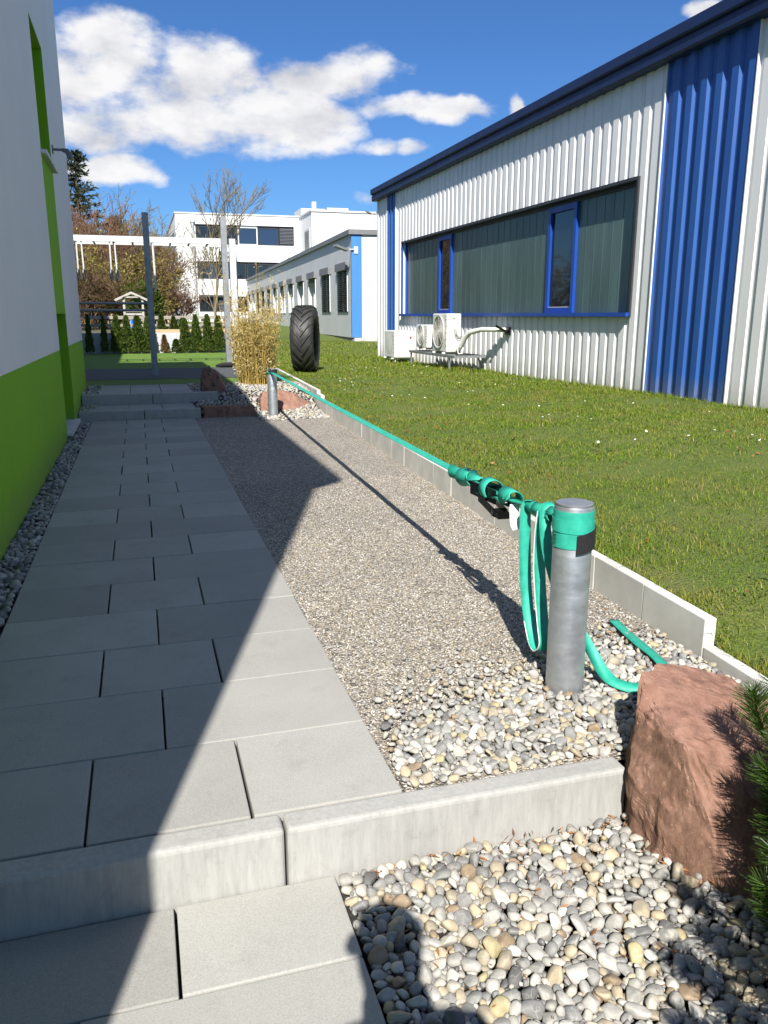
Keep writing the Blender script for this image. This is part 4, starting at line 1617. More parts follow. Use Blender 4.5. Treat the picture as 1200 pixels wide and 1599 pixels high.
def arc_band(c, r, a0, a1, zmid0, zmid1, w, th=0.002, n=56):
    """strap laid round a post from angle a0 to a1, its middle rising from zmid0 to zmid1"""
    m = MB()
    vs = []
    for k in range(n + 1):
        s = k / n
        a = lerp(a0, a1, s)
        z = lerp(zmid0, zmid1, s)
        ca, sa = math.cos(a), math.sin(a)
        bulge = 0.0003 * math.sin(5 * a + zmid0 * 50)
        for rr, zz in ((r, z - w / 2), (r + th + bulge, z - w / 2), (r + th - bulge, z + w / 2), (r, z + w / 2)):
            vs.append((c[0] + rr * ca, c[1] + rr * sa, zz))
    fs = []
    for k in range(n):
        for j in range(4):
            j2 = (j + 1) % 4
            fs.append((4 * k + j, 4 * k + j2, 4 * k + 4 + j2, 4 * k + 4 + j))
    fs += [(3, 2, 1, 0), tuple(4 * n + j for j in range(4))]
    return m.add(vs, fs)


def build_slackline():
    t = thing('slackline', 'turquoise slackline strap with black ratchet stretched between the two posts', 'slackline', (P1[0], P1[1], 0))
    A = np.array([1.336, 3.30, 0.548])
    B = np.array([P2[0] - 0.012, P2[1] - 0.06, 0.545])
    pts, wd = [], []
    for k in range(9):
        s = k / 8
        p = lerp(A, B, s)
        p[2] -= 0.003 * math.sin(PI * s)
        pts.append(p)
        wd.append((1.0, -0.03, 0.12 + 0.10 * math.sin(5 * s)))
    wbuild(ribbon(pts, 0.041, wd, 0.0026, 5), 'webbing', 'webbing', t, False)
    # wraps round the posts
    wbuild(arc_band(P1, 0.0635, 0, 2 * PI, 0.606, 0.606, 0.047), 'wrap', 'webbing', t)
    wbuild(arc_band(P1, 0.0665, -PI * 1.25, PI * 0.62, 0.584, 0.572, 0.040), 'wrap', 'webbing', t)
    wbuild(arc_band(P1, 0.0640, -PI * 1.15, PI * 0.62, 0.536, 0.528, 0.05), 'wrap', 'webbing', t)
    wbuild(arc_band(P1, 0.0690, -1.90, 0.5, 0.524, 0.556, 0.064, 0.003), 'sleeve', 'black_fabric', t)
    m = MB()                                                       # printed mark on the strap
    for a in (-3.22, -3.12, -3.02):
        m.add(arc_band(P1, 0.0672, a, a + 0.012, 0.535, 0.535, 0.034, 0.0004, 2).v, arc_band(P1, 0.0672, a, a + 0.012, 0.535, 0.535, 0.034, 0.0004, 2).f)
    for z in (0.522, 0.535, 0.548):
        q = arc_band(P1, 0.0672, -3.22, -3.01, z, z, 0.0014, 0.0004, 6)
        m.add(q.v, q.f)
    wbuild(m, 'printed_mark', 'black_fabric', t)
    wbuild(arc_band(P2, 0.0605, -PI, PI * 0.5, 0.548, 0.548, 0.046), 'wrap', 'webbing', t, True)
    wbuild(arc_band(P2, 0.0640, -PI * 0.55, PI * 0.2, 0.560, 0.560, 0.042, 0.003), 'sleeve', 'black_fabric', t)
    wbuild(ribbon([(P2[0] - 0.045, P2[1] - 0.05, 0.585), (P2[0] - 0.02, P2[1] - 0.064, 0.560), (P2[0] - 0.010, P2[1] - 0.09, 0.545)], 0.04, [(0.3, 0.2, 1), (0.8, -0.1, 0.4), (1, 0, -0.2)], 0.004), 'sleeve', 'black_fabric', t)
    # core between ratchet and post
    core = [(1.336, 3.32, 0.548), (1.332, 3.05, 0.546), (1.326, 2.75, 0.548), (1.320, 2.55, 0.560), (1.312, 2.36, 0.572), (1.308, 2.30, 0.575)]
    wbuild(ribbon(core, 0.046, [(1, 0, -0.2), (1, 0, -0.5), (1, 0, -0.1), (1, 0, -0.6), (0.8, 0, -0.8), (0.2, 0, 1)], 0.009, 6), 'webbing', 'webbing', t, True)
    # loose strap wound round the ratchet: a helix of overlapping turns
    def helix(y0, y1, turns, r0, r1, z0, z1, w, ph=0.0):
        n = int(turns * 12)
        pts, wd = [], []
        for k in range(n + 1):
            s = k / n
            a = ph + 2 * PI * turns * s
            r = lerp(r0, r1, s) * (1 + 0.05 * math.sin(2.3 * a + 1.1))
            y = lerp(y0, y1, s)
            x = lerp(1.336, 1.316, (3.33 - y) / 0.9)
            pts.append((x + r * math.cos(a), y + 0.004 * math.sin(a * 1.7), lerp(z0, z1, s) + r * 0.9 * math.sin(a)))
            wd.append((0.10 * math.cos(a + 1), 1.0, 0.10 * math.sin(a)))
        return ribbon(pts, w, wd, 0.003, 3)
    wbuild(helix(3.31, 3.08, 2.3, 0.021, 0.030, 0.548, 0.546, 0.098, 0.8), 'wound_strap', 'webbing', t, True)
    wbuild(helix(2.975, 2.90, 1.02, 0.046, 0.052, 0.545, 0.548, 0.050, 3.6), 'wound_strap', 'webbing', t, True)
    wbuild(helix(2.80, 2.71, 1.02, 0.040, 0.036, 0.552, 0.556, 0.080, 3.2), 'wound_strap', 'webbing', t, True)
    wbuild(helix(2.54, 2.36, 3.4, 0.021, 0.024, 0.563, 0.573, 0.062, 0.2), 'wound_strap', 'webbing', t, True)
    wbuild(ribbon([(1.318, 2.38, 0.573), (1.314, 2.32, 0.578), (1.308, 2.29, 0.578)], 0.05, [(0.5, 0, 0.8)] * 3, 0.012, 4), 'sleeve', 'black_fabric', t)
    # ratchet
    R = MB()
    for dx in (-0.034, 0.030):
        R.obox((1.326 + dx, 3.06, 0.535), (1.322 + dx, 2.80, 0.545), 0.005, 0.055)
    R.tube([(1.290, 2.93, 0.528), (1.365, 2.93, 0.528)], 0.012, 10)
    R.tube([(1.292, 3.04, 0.525), (1.360, 3.04, 0.525)], 0.008, 8)
    rt = wbuild(R, 'ratchet', 'black_metal', t)
    H = MB()
    for dx in (-0.030, 0.030):
        H.obox((1.312 + dx, 2.95, 0.515), (1.292 + dx * 0.8, 2.76, 0.492), 0.005, 0.03)
    H.tube([(1.262, 2.775, 0.493), (1.322, 2.765, 0.493)], 0.014, 10)
    H.obox((1.292, 2.80, 0.494), (1.289, 2.71, 0.490), 0.055, 0.018)
    wbuild(H, 'handle', 'black_metal', rt)
    wbuild(ribbon([(1.312, 2.68, 0.545), (1.300, 2.655, 0.518), (1.292, 2.63, 0.485), (1.288, 2.60, 0.470)], 0.036, [(0.75, -0.65, 0.1)] * 4, 0.0025), 'care_tag', 'webbing_white', t)
    # hanging loops, the long one with a pale selvedge
    edge_pts = [(1.297, 2.49, 0.15), (1.291, 2.435, 0.088), (1.287, 2.385, 0.078), (1.290, 2.355, 0.115), (1.297, 2.385, 0.165), (1.303, 2.42, 0.24), (1.300, 2.44, 0.36), (1.300, 2.445, 0.48), (1.303, 2.438, 0.575)]
    wbuild(ribbon([(x - 0.020, y + 0.004, z) for x, y, z in edge_pts], 0.0028, [(1, -0.3, 0)] * 9, 0.0032, 5), 'selvedge', 'webbing_white', t)
    X = (1.0, -0.3, 0)
    wbuild(ribbon([(1.316, 2.545, 0.590), (1.300, 2.560, 0.575), (1.296, 2.556, 0.50), (1.297, 2.548, 0.38), (1.299, 2.532, 0.26), (1.297, 2.49, 0.15), (1.291, 2.435, 0.088),
                   (1.287, 2.385, 0.078), (1.290, 2.355, 0.115), (1.297, 2.385, 0.165), (1.303, 2.42, 0.24), (1.300, 2.44, 0.36), (1.300, 2.445, 0.48), (1.303, 2.438, 0.575), (1.318, 2.430, 0.600)],
                  0.042, [(0.8, 0.3, 0), (0.8, 0.1, 0), (0.85, -0.1, 0), (0.9, -0.3, 0), (0.9, -0.3, 0), (0.9, -0.2, 0), (1, -0.1, 0), (1, -0.2, 0), (1, -0.3, 0), (1, -0.3, 0), (1, -0.3, 0), (0.95, -0.3, 0), (0.9, -0.3, 0), (0.9, -0.2, 0), (0.7, 0.2, 0)], 0.0026, 5),
           'hanging_loop', 'webbing', t, True)
    wbuild(ribbon([(1.330, 2.415, 0.602), (1.304, 2.415, 0.590), (1.292, 2.400, 0.54), (1.292, 2.375, 0.46), (1.302, 2.345, 0.38), (1.325, 2.325, 0.30), (1.362, 2.318, 0.235),
                   (1.398, 2.300, 0.170), (1.424, 2.262, 0.105), (1.438, 2.210, 0.055), (1.455, 2.160, 0.036), (1.500, 2.118, 0.030), (1.56, 2.112, 0.030), (1.63, 2.15, 0.028),
                   (1.695, 2.235, 0.032), (1.722, 2.33, 0.030), (1.742, 2.45, 0.024), (1.772, 2.58, 0.014), (1.806, 2.73, 0.008)],
                  0.040, [(0.8, -0.5, 0), (0.8, -0.5, 0), (0.85, -0.5, 0), (0.9, -0.4, 0), (1, -0.2, 0), (1, -0.3, 0.1), (0.7, -0.6, 0.2), (0.5, -0.7, 0.3), (0.6, -0.5, 0.5), (0.8, -0.1, 0.6), (0.8, 0.6, 0.5),
                                  (0.3, 0.9, 0.6), (0, 1, 0.4), (-0.4, 0.9, 0.1), (-0.9, 0.4, 0), (-1, 0.15, 0.05), (-1, 0.2, -0.1), (-1, 0.2, 0), (-1, 0.2, 0)], 0.0026, 5),
           'loose_tail', 'webbing', t, True)


build_slackline()


# ------------------------------------------------------------------ rocks
def boulder(name, label, pts, mat, seed, amp=0.02, cuts=3, smooth_it=2, group=None, grain=(1, 1, 1)):
    pts = np.array(pts, float)
    org = np.array([pts[:, 0].mean(), pts[:, 1].mean(), pts[:, 2].min()])
    bm = bmesh.new()
    for p in pts - org:
        bm.verts.new(p)
    bmesh.ops.convex_hull(bm, input=bm.verts[:])
    loose = [v for v in bm.verts if not v.link_faces]
    bmesh.ops.delete(bm, geom=loose, context='VERTS')
    for _ in range(cuts):
        bmesh.ops.subdivide_edges(bm, edges=bm.edges[:], cuts=1, use_grid_fill=True)
        bmesh.ops.triangulate(bm, faces=bm.faces[:])
    # break the long edges, keep the facets
    for _ in range(smooth_it):
        bmesh.ops.smooth_vert(bm, verts=bm.verts[:], factor=0.35, use_axis_x=True, use_axis_y=True, use_axis_z=True)
    bmesh.ops.subdivide_edges(bm, edges=bm.edges[:], cuts=1, use_grid_fill=True)
    bm.normal_update()
    P = np.array([v.co[:] for v in bm.verts])
    N = np.array([v.normal[:] for v in bm.verts])
    ext = np.ptp(P, axis=0).max()
    Q = P / ext
    Qs = Q * np.array(grain)
    d = amp * (0.9 * snoise(Q, seed, 7) + 0.7 * (np.abs(snoise(Qs, seed + 1, 14)) - 0.3) * 1.6 + 0.6 * np.round(snoise(Qs, seed + 2, 20) * 2.5) / 2.5 + 0.5 * snoise(Qs, seed + 3, 44) + 0.3 * snoise(Qs, seed + 4, 90))
    P2_ = P + N * d[:, None]
    # shallow flat chips broken out of the surface
    rr = np.random.default_rng(seed + 40)
    for _ in range(120):
        i = rr.integers(0, len(P2_))
        nn = N[i] + rr.normal(0, 0.22, 3)
        nn /= np.linalg.norm(nn)
        c = P2_[i] - nn * amp * rr.uniform(0.1, 0.8)
        q = np.maximum(0, (P2_ - c) @ nn)
        dist = np.linalg.norm(P2_ - P2_[i], axis=1)
        rad_ = ext * rr.uniform(0.07, 0.20)
        q = np.minimum(q, amp * 0.75) * np.clip((rad_ - dist) / (rad_ * 0.22), 0, 1) * ((N @ nn) > 0.5)
        P2_ = P2_ - nn[None] * q[:, None]
    for v, p in zip(bm.verts, P2_):
        v.co = p
    me = bpy.data.meshes.new(name)
    bm.to_mesh(me)
    bm.free()
    me.shade_smooth()
    me.set_sharp_from_angle(angle=math.radians(24))
    o = link(name, me, mat, None, tuple(org))
    return setprops(o, label, 'rock', group)


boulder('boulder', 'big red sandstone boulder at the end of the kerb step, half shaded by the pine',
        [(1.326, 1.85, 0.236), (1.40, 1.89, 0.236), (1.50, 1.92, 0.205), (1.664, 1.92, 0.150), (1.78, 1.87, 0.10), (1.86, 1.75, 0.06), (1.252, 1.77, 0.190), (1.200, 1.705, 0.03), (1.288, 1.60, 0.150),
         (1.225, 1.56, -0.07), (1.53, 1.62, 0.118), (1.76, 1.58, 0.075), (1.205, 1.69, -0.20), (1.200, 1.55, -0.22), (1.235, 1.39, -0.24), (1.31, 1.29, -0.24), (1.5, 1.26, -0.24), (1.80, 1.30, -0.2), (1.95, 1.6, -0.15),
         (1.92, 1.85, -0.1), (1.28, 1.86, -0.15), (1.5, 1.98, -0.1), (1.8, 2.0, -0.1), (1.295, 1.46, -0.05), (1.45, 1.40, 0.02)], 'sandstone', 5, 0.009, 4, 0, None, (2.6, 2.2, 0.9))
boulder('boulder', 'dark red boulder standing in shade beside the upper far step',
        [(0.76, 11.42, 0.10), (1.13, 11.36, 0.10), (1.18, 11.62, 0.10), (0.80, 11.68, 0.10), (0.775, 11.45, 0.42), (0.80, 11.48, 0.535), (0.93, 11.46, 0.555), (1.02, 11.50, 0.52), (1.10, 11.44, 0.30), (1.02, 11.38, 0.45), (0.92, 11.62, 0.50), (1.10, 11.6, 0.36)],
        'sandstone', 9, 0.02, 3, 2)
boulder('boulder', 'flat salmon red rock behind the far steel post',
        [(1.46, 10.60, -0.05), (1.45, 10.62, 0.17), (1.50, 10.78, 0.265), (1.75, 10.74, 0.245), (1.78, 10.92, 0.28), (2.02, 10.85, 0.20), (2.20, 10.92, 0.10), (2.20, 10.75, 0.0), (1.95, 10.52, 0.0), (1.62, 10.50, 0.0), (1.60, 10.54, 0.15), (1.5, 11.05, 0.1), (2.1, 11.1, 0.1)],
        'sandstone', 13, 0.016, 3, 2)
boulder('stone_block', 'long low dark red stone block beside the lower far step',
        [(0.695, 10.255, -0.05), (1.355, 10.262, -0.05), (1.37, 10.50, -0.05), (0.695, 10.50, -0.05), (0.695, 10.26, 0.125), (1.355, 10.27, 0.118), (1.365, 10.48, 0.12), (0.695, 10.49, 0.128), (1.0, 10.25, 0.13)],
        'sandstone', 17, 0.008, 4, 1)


# ------------------------------------------------------------------ tractor tyre
def build_tyre():
    R, W = 0.63, 0.43
    x, y = 3.0, 15.25
    z = float(lawn_z(x, y)) - 0.035
    t = thing('tractor_tyre', 'upright black tractor tyre with chevron tread standing on the lawn', 'tyre', (x, y, z), -math.radians(19))
    prof = [(0.36, -W * 0.34), (0.40, -W * 0.44), (0.50, -W * 0.5), (R - 0.09, -W * 0.49), (R - 0.045, -W * 0.44), (R - 0.032, -W * 0.25), (R - 0.028, 0), (R - 0.032, W * 0.25), (R - 0.045, W * 0.44), (R - 0.09, W * 0.49),
            (0.50, W * 0.5), (0.40, W * 0.44), (0.36, W * 0.34), (0.37, W * 0.30), (0.45, W * 0.40), (R - 0.09, W * 0.36), (R - 0.08, 0), (R - 0.09, -W * 0.36), (0.45, -W * 0.40), (0.37, -W * 0.30), (0.36, -W * 0.34)]
    MB().lathe(prof, 64, (0, 0, R), 'X').build('casing', 'rubber', t, True)
    n = 21
    for s in (-1, 1):
        for k in range(n):
            a0 = 2 * PI * (k + (0.5 if s > 0 else 0)) / n
            m = MB()
            secs = []
            for u in (-0.06, 0.25, 0.6, 0.9, 1.04):
                xx = s * u * W * 0.47
                a = a0 + 0.42 * max(u, 0) ** 0.85
                drop = 0.045 * max(0, u - 0.75) / 0.25
                hw = 0.062 - 0.012 * u
                ring = []
                for da, rr in ((-hw, R - 0.045 - drop), (-hw * 0.72, R - drop), (hw * 0.72, R - drop), (hw, R - 0.045 - drop)):
                    aa = a + da
                    ring.append((xx, -math.cos(aa) * rr, R + math.sin(aa) * rr))
                secs.append(ring)
            vs = [p for r_ in secs for p in r_]
            fs = []
            for i in range(len(secs) - 1):
                for j in range(3):
                    fs.append((4 * i + j, 4 * i + j + 1, 4 * i + 5 + j, 4 * i + 4 + j))
            fs += [(3, 2, 1, 0), tuple(4 * (len(secs) - 1) + j for j in range(4))]
            m.add(vs, fs)
            m.build('lug', 'rubber', t)


build_tyre()


# ------------------------------------------------------------------ plants
def leaves_mesh(name, C, size, aspect=0.5, up=0.3, seed=1, tri=False, D=None):
    """small leaf quads (or triangles) at points C; D gives preferred directions"""
    r = np.random.default_rng(seed)
    n = len(C)
    d = r.normal(size=(n, 3))
    d[:, 2] += up * 2
    if D is not None:
        d = D + 0.35 * r.normal(size=(n, 3))
    d /= np.linalg.norm(d, axis=1)[:, None]
    w = np.cross(d, r.normal(size=(n, 3)))
    w /= np.linalg.norm(w, axis=1)[:, None] + 1e-9
    L = (np.asarray(size) * r.uniform(0.6, 1.4, n))[:, None]
    if tri:
        V = np.stack([C - w * L * aspect * 0.5, C + w * L * aspect * 0.5, C + d * L], 1)
        F = np.arange(n * 3).reshape(n, 3)
    else:
        V = np.stack([C, C + d * L * 0.5 + w * L * aspect * 0.5, C + d * L, C + d * L * 0.5 - w * L * aspect * 0.5], 1)
        F = np.arange(n * 4).reshape(n, 4)
    return np_mesh(name, V.reshape(-1, 3), F)


def tubes_mesh(name, segs, n=4):
    """segs: array (k, 8) of p0, p1, r0, r1"""
    S = np.asarray(segs, float)
    p0, p1, r0, r1 = S[:, 0:3], S[:, 3:6], S[:, 6], S[:, 7]
    d = p1 - p0
    d /= np.linalg.norm(d, axis=1)[:, None] + 1e-9
    ref = np.where(np.abs(d[:, 2:3]) > 0.9, np.array([[1.0, 0, 0]]), np.array([[0, 0, 1.0]]))
    a = np.cross(d, ref)
    a /= np.linalg.norm(a, axis=1)[:, None] + 1e-9
    b = np.cross(d, a)
    rings = []
    for P, r in ((p0, r0), (p1, r1)):
        for k in range(n):
            t = 2 * PI * k / n
            rings.append(P + (a * math.cos(t) + b * math.sin(t)) * r[:, None])
    V = np.stack(rings, 1)
    F = np.array([[k, (k + 1) % n, n + (k + 1) % n, n + k] for k in range(n)])
    FF = (F[None] + (np.arange(len(S)) * 2 * n)[:, None, None]).reshape(-1, 4)
    return np_mesh(name, V.reshape(-1, 3), FF, True)


def grow(r, p, d, L, rad, depth, segs, spread, upb, split=(2, 3), shrink=0.72, nseg=3, wob=0.16, tips=None, minr=0.004):
    d = d / np.linalg.norm(d)
    pts = [p]
    for k in range(nseg):
        d = d + r.normal(0, wob, 3) + np.array([0, 0, upb])
        d = d / np.linalg.norm(d)
        q = pts[-1] + d * L / nseg
        ra = max(minr, rad * (1 - 0.3 * k / nseg))
        rb = max(minr, rad * (1 - 0.3 * (k + 1) / nseg))
        segs.append((*pts[-1], *q, ra, rb))
        pts.append(q)
        if depth > 0 and k < nseg - 1 and r.random() < 0.75:
            s = r.normal(0, 1, 3)
            s -= d * (s @ d)
            s /= np.linalg.norm(s)
            grow(r, q, d + s * spread * r.uniform(0.7, 1.3), L * shrink * r.uniform(0.7, 1.0), rb * 0.6, depth - 1, segs, spread, upb, split, shrink, nseg, wob, tips, minr)
    if depth > 0:
        for _ in range(r.integers(split[0], split[1] + 1)):
            s = r.normal(0, 1, 3)
            s -= d * (s @ d)
            s /= np.linalg.norm(s)
            grow(r, pts[-1], d + s * spread * r.uniform(0.6, 1.2), L * shrink * r.uniform(0.75, 1.1), rad * 0.66, depth - 1, segs, spread, upb, split, shrink, nseg, wob, tips, minr)
    elif tips is not None:
        tips.append((pts[-1], d))


def build_thujas():
    def variant(seed, dry=False):
        r = np.random.default_rng(seed)
        n = 2600
        h = r.random(n) ** 0.85
        R = (0.155 * (1 - h) ** 0.62 + 0.012) * (1 + 0.22 * np.sin(h * 23 + r.uniform(0, 6)) * r.random(n))
        a = r.uniform(0, 2 * PI, n)
        rr = R * np.sqrt(r.uniform(0.25, 1.05, n))
        C = np.stack([rr * np.cos(a), rr * np.sin(a), 0.03 + h * 0.93], 1)
        D = np.stack([np.cos(a) * 0.6, np.sin(a) * 0.6, np.ones(n) * 1.1], 1)
        me = leaves_mesh('foliage', C, 0.055, 0.5, 0.5, seed, False, D)
        me.materials.append(MATS['thuja_dry' if dry else 'thuja'])
        return me
    vs_ = [variant(60 + i) for i in range(4)]
    dry = variant(70, True)
    st = MB().tube([(0, 0, -0.05), (0.005, 0, 0.5), (0, 0.004, 0.9)], [0.014, 0.010, 0.004], 5).mesh('trunk')
    st.materials.append(MATS['bark_brown'])
    spots = [(-1.60, 1.0, 0.8, 0, 'shaded conical thuja at the left end of the hedge row'), (-1.26, 1.02, 0.75, 0, 'shaded thuja beside the green building corner, second from the hedge end'),
             (-0.88, 0.98, 0.7, 0, 'shaded slim thuja just left of the lit part of the hedge'), (-0.56, 1.0, 1.25, 0, 'leftmost sunlit thuja with its foot in shade'),
             (-0.30, 1.0, 1.15, 0, 'second sunlit thuja left of the tall frame post'), (-0.02, 1.0, 1.35, 0, 'broad sunlit thuja just left of the tall frame post'),
             (0.27, 0.95, 1.15, 0, 'thuja standing right behind the tall frame post'),
             (0.65, 0.50, 0.8, 1, 'small dried brown thuja in front of the pale wall'), (0.95, 0.38, 1.0, 0, 'tiny green thuja in front of the pale wall'),
             (1.20, 0.93, 1.2, 0, 'thuja at the left of the right hand hedge group'), (1.50, 1.02, 1.15, 0, 'thuja second from left in the right hand hedge group'),
             (1.80, 1.03, 1.2, 0, 'thuja third from left in the right hand hedge group'), (2.10, 1.0, 1.2, 0, 'rightmost thuja, next to the rear frame post')]
    for i, (x, h, w, d, lab) in enumerate(spots):
        t = thing('thuja', lab, 'shrub', (x, 22.92 + 0.05 * math.sin(i * 2.1), 0.236), i * 1.3, 'thujas along the pale wall')
        t.scale = (w * 0.84, w * 0.84, h)
        link('foliage', dry if d else vs_[i % 4], None, t)
        link('trunk', st, None, t)
    # tops of thujas planted above the wall
    for i, (x, h) in enumerate([(0.62, 0.55), (0.95, 0.5), (1.18, 0.45), (0.25, 0.5)]):
        t = thing('thuja', ['small thuja above the wall, right of the tall post', 'second small thuja above the wall, right of the tall post', 'third small thuja above the wall, beside the hedge group', 'small thuja above the wall, hidden by the tall post'][i],
                  'shrub', (x, 23.6, 0.72), i * 0.7, 'thujas above the pale wall')
        t.scale = (0.8, 0.8, h)
        link('foliage', vs_[(i + 1) % 4], None, t)
        link('trunk', st, None, t)


build_thujas()


def build_bamboo():
    t = thing('bamboo_clump', 'golden dry bamboo clump behind the flat red rock', 'bamboo', (1.66, 12.35, 0.22))
    r = np.random.default_rng(4)
    segs, C, D = [], [], []
    for k in range(170):
        a, q = r.uniform(0, 2 * PI), math.sqrt(r.random())
        p = np.array([0.25 * q * math.cos(a), 0.24 * q * math.sin(a), -0.05])
        lean = np.array([math.cos(a) * q * 0.13 + r.normal(0, 0.06), math.sin(a) * q * 0.12, 1.0])
        h = r.uniform(0.55, 1.0) ** 0.8 * r.choice([1.0, 1.3, 1.8], p=[0.35, 0.4, 0.25])
        n = 7
        rad = r.uniform(0.004, 0.0075)
        d = lean / np.linalg.norm(lean)
        for i in range(n):
            d = d + np.array([math.cos(a) * 0.008, math.sin(a) * 0.008, 0]) + r.normal(0, 0.026, 3)
            d /= np.linalg.norm(d)
            e = p + d * h / n
            segs.append((*p, *e, rad * (1 - 0.1 * i), rad * (1 - 0.1 * (i + 1))))
            if i >= 1:
                for _ in range(r.integers(2, 5)):
                    s = r.normal(0, 1, 3)
                    s[2] = abs(s[2]) * 0.6 + 0.5
                    s /= np.linalg.norm(s)
                    L = r.uniform(0.05, 0.13)
                    f = p + d * h / n * r.random()
                    g = f + s * L
                    segs.append((*f, *g, 0.0022, 0.0014))
                    for _ in range(r.integers(2, 5)):
                        C.append(f + s * L * r.uniform(0.4, 1.0))
                        D.append(s + r.normal(0, 0.8, 3) + np.array([0, 0, -0.1]))
            p = e
    link('culms', tubes_mesh('culms', segs, 4), 'culm', t)['kind'] = 'stuff'
    D = np.array(D)
    link('foliage', leaves_mesh('foliage', np.array(C), 0.046, 0.24, 0, 6, False, D / np.linalg.norm(D, axis=1)[:, None]), 'bamboo_leaf', t)['kind'] = 'stuff'


build_bamboo()


def bare_tree(name, label, cat, loc, seed, H, stems, spread, mat, depth=4, upb=0.06, leaf=None, rad=0.05, width=0.2, minr=0.006, split=(2, 3), shrink=0.72, lean=0.25, leaf_n=3, leaf_size=0.1, group='trees and bushes behind the hedge', Lf=0.42):
    t = thing(name, label, cat, loc, 0, group)
    r = np.random.default_rng(seed)
    segs, tips, stem_of = [], [], []
    for k in range(stems):
        n_before = len(segs)
        a = 2 * PI * k / stems + r.uniform(0, 1)
        p = np.array([width * math.cos(a) * r.random(), width * math.sin(a) * r.random(), -0.2])
        d = np.array([math.cos(a) * lean * r.uniform(0.3, 1.2), math.sin(a) * lean * r.uniform(0.3, 1.2), 1.0])
        grow(r, p, d, H * Lf * r.uniform(0.8, 1.05), rad * r.uniform(0.7, 1.1), depth, segs, spread, upb, split, shrink, 3, 0.13, tips, minr)
        stem_of += [k] * (len(segs) - n_before)
    S = np.array(segs)
    stem_of = np.array(stem_of)
    thick = np.maximum(S[:, 6], S[:, 7]) > rad * 0.55
    for k in range(stems):
        q = thick & (stem_of == k)
        if q.any():
            link('trunk', tubes_mesh('trunk', S[q], 6), mat, t)
    link('crown', tubes_mesh('crown', S[~thick], 3), mat, t)['kind'] = 'stuff'
    if leaf:
        T = np.array([p for p, _ in tips])
        Dd = np.array([d for _, d in tips])
        rep = np.repeat(np.arange(len(T)), leaf_n)
        C = T[rep] - Dd[rep] * r.uniform(0, 0.5, (len(rep), 1)) + r.normal(0, leaf_size * 0.8, (len(rep), 3))
        link('foliage', leaves_mesh('foliage', C, leaf_size, 0.5, 0.2, seed), leaf, t)
    return t


def conifer(label, loc, H, W, seed, group='trees and bushes behind the hedge'):
    t = thing('conifer_tree', label, 'tree', loc, 0, group)
    r = np.random.default_rng(seed)
    segs = [(0, 0, -0.2, 0, 0, H * 0.5, H * 0.022, H * 0.014), (0, 0, H * 0.5, 0, 0, H, H * 0.014, 0.01)]
    link('trunk', tubes_mesh('trunk', segs, 7), 'bark_brown', t)
    C, D, bs = [], [], []
    z = H * 0.12
    while z < H * 0.98:
        q = 1 - z / H
        for _ in range(5):
            a = r.uniform(0, 2 * PI)
            L = W * (q ** 0.75) * r.uniform(0.55, 1.1) + 0.15
            n = 6
            p = np.array([0, 0, z])
            d = np.array([math.cos(a), math.sin(a), 0.30])
            for i in range(n):
                d = d + np.array([0, 0, 0.09 if i > 2 else -0.10]) + r.normal(0, 0.05, 3)
                d /= np.linalg.norm(d)
                e = p + d * L / n
                bs.append((*p, *e, 0.03 * q + 0.012, 0.025 * q + 0.008))
                for _ in range(7):
                    s = np.cross(d, [0, 0, 1]) * r.choice([-1, 1]) + d * 0.8 + np.array([0, 0, r.normal(-0.1, 0.3)])
                    C.append(p + (e - p) * r.random())
                    D.append(s / np.linalg.norm(s))
                p = e
        z += H * 0.028
    link('branches', tubes_mesh('branches', bs, 3), 'bark_brown', t)
    link('crown', leaves_mesh('crown', np.array(C), 0.24, 0.26, 0, seed, False, np.array(D)), 'conifer_leaf', t)
    return t


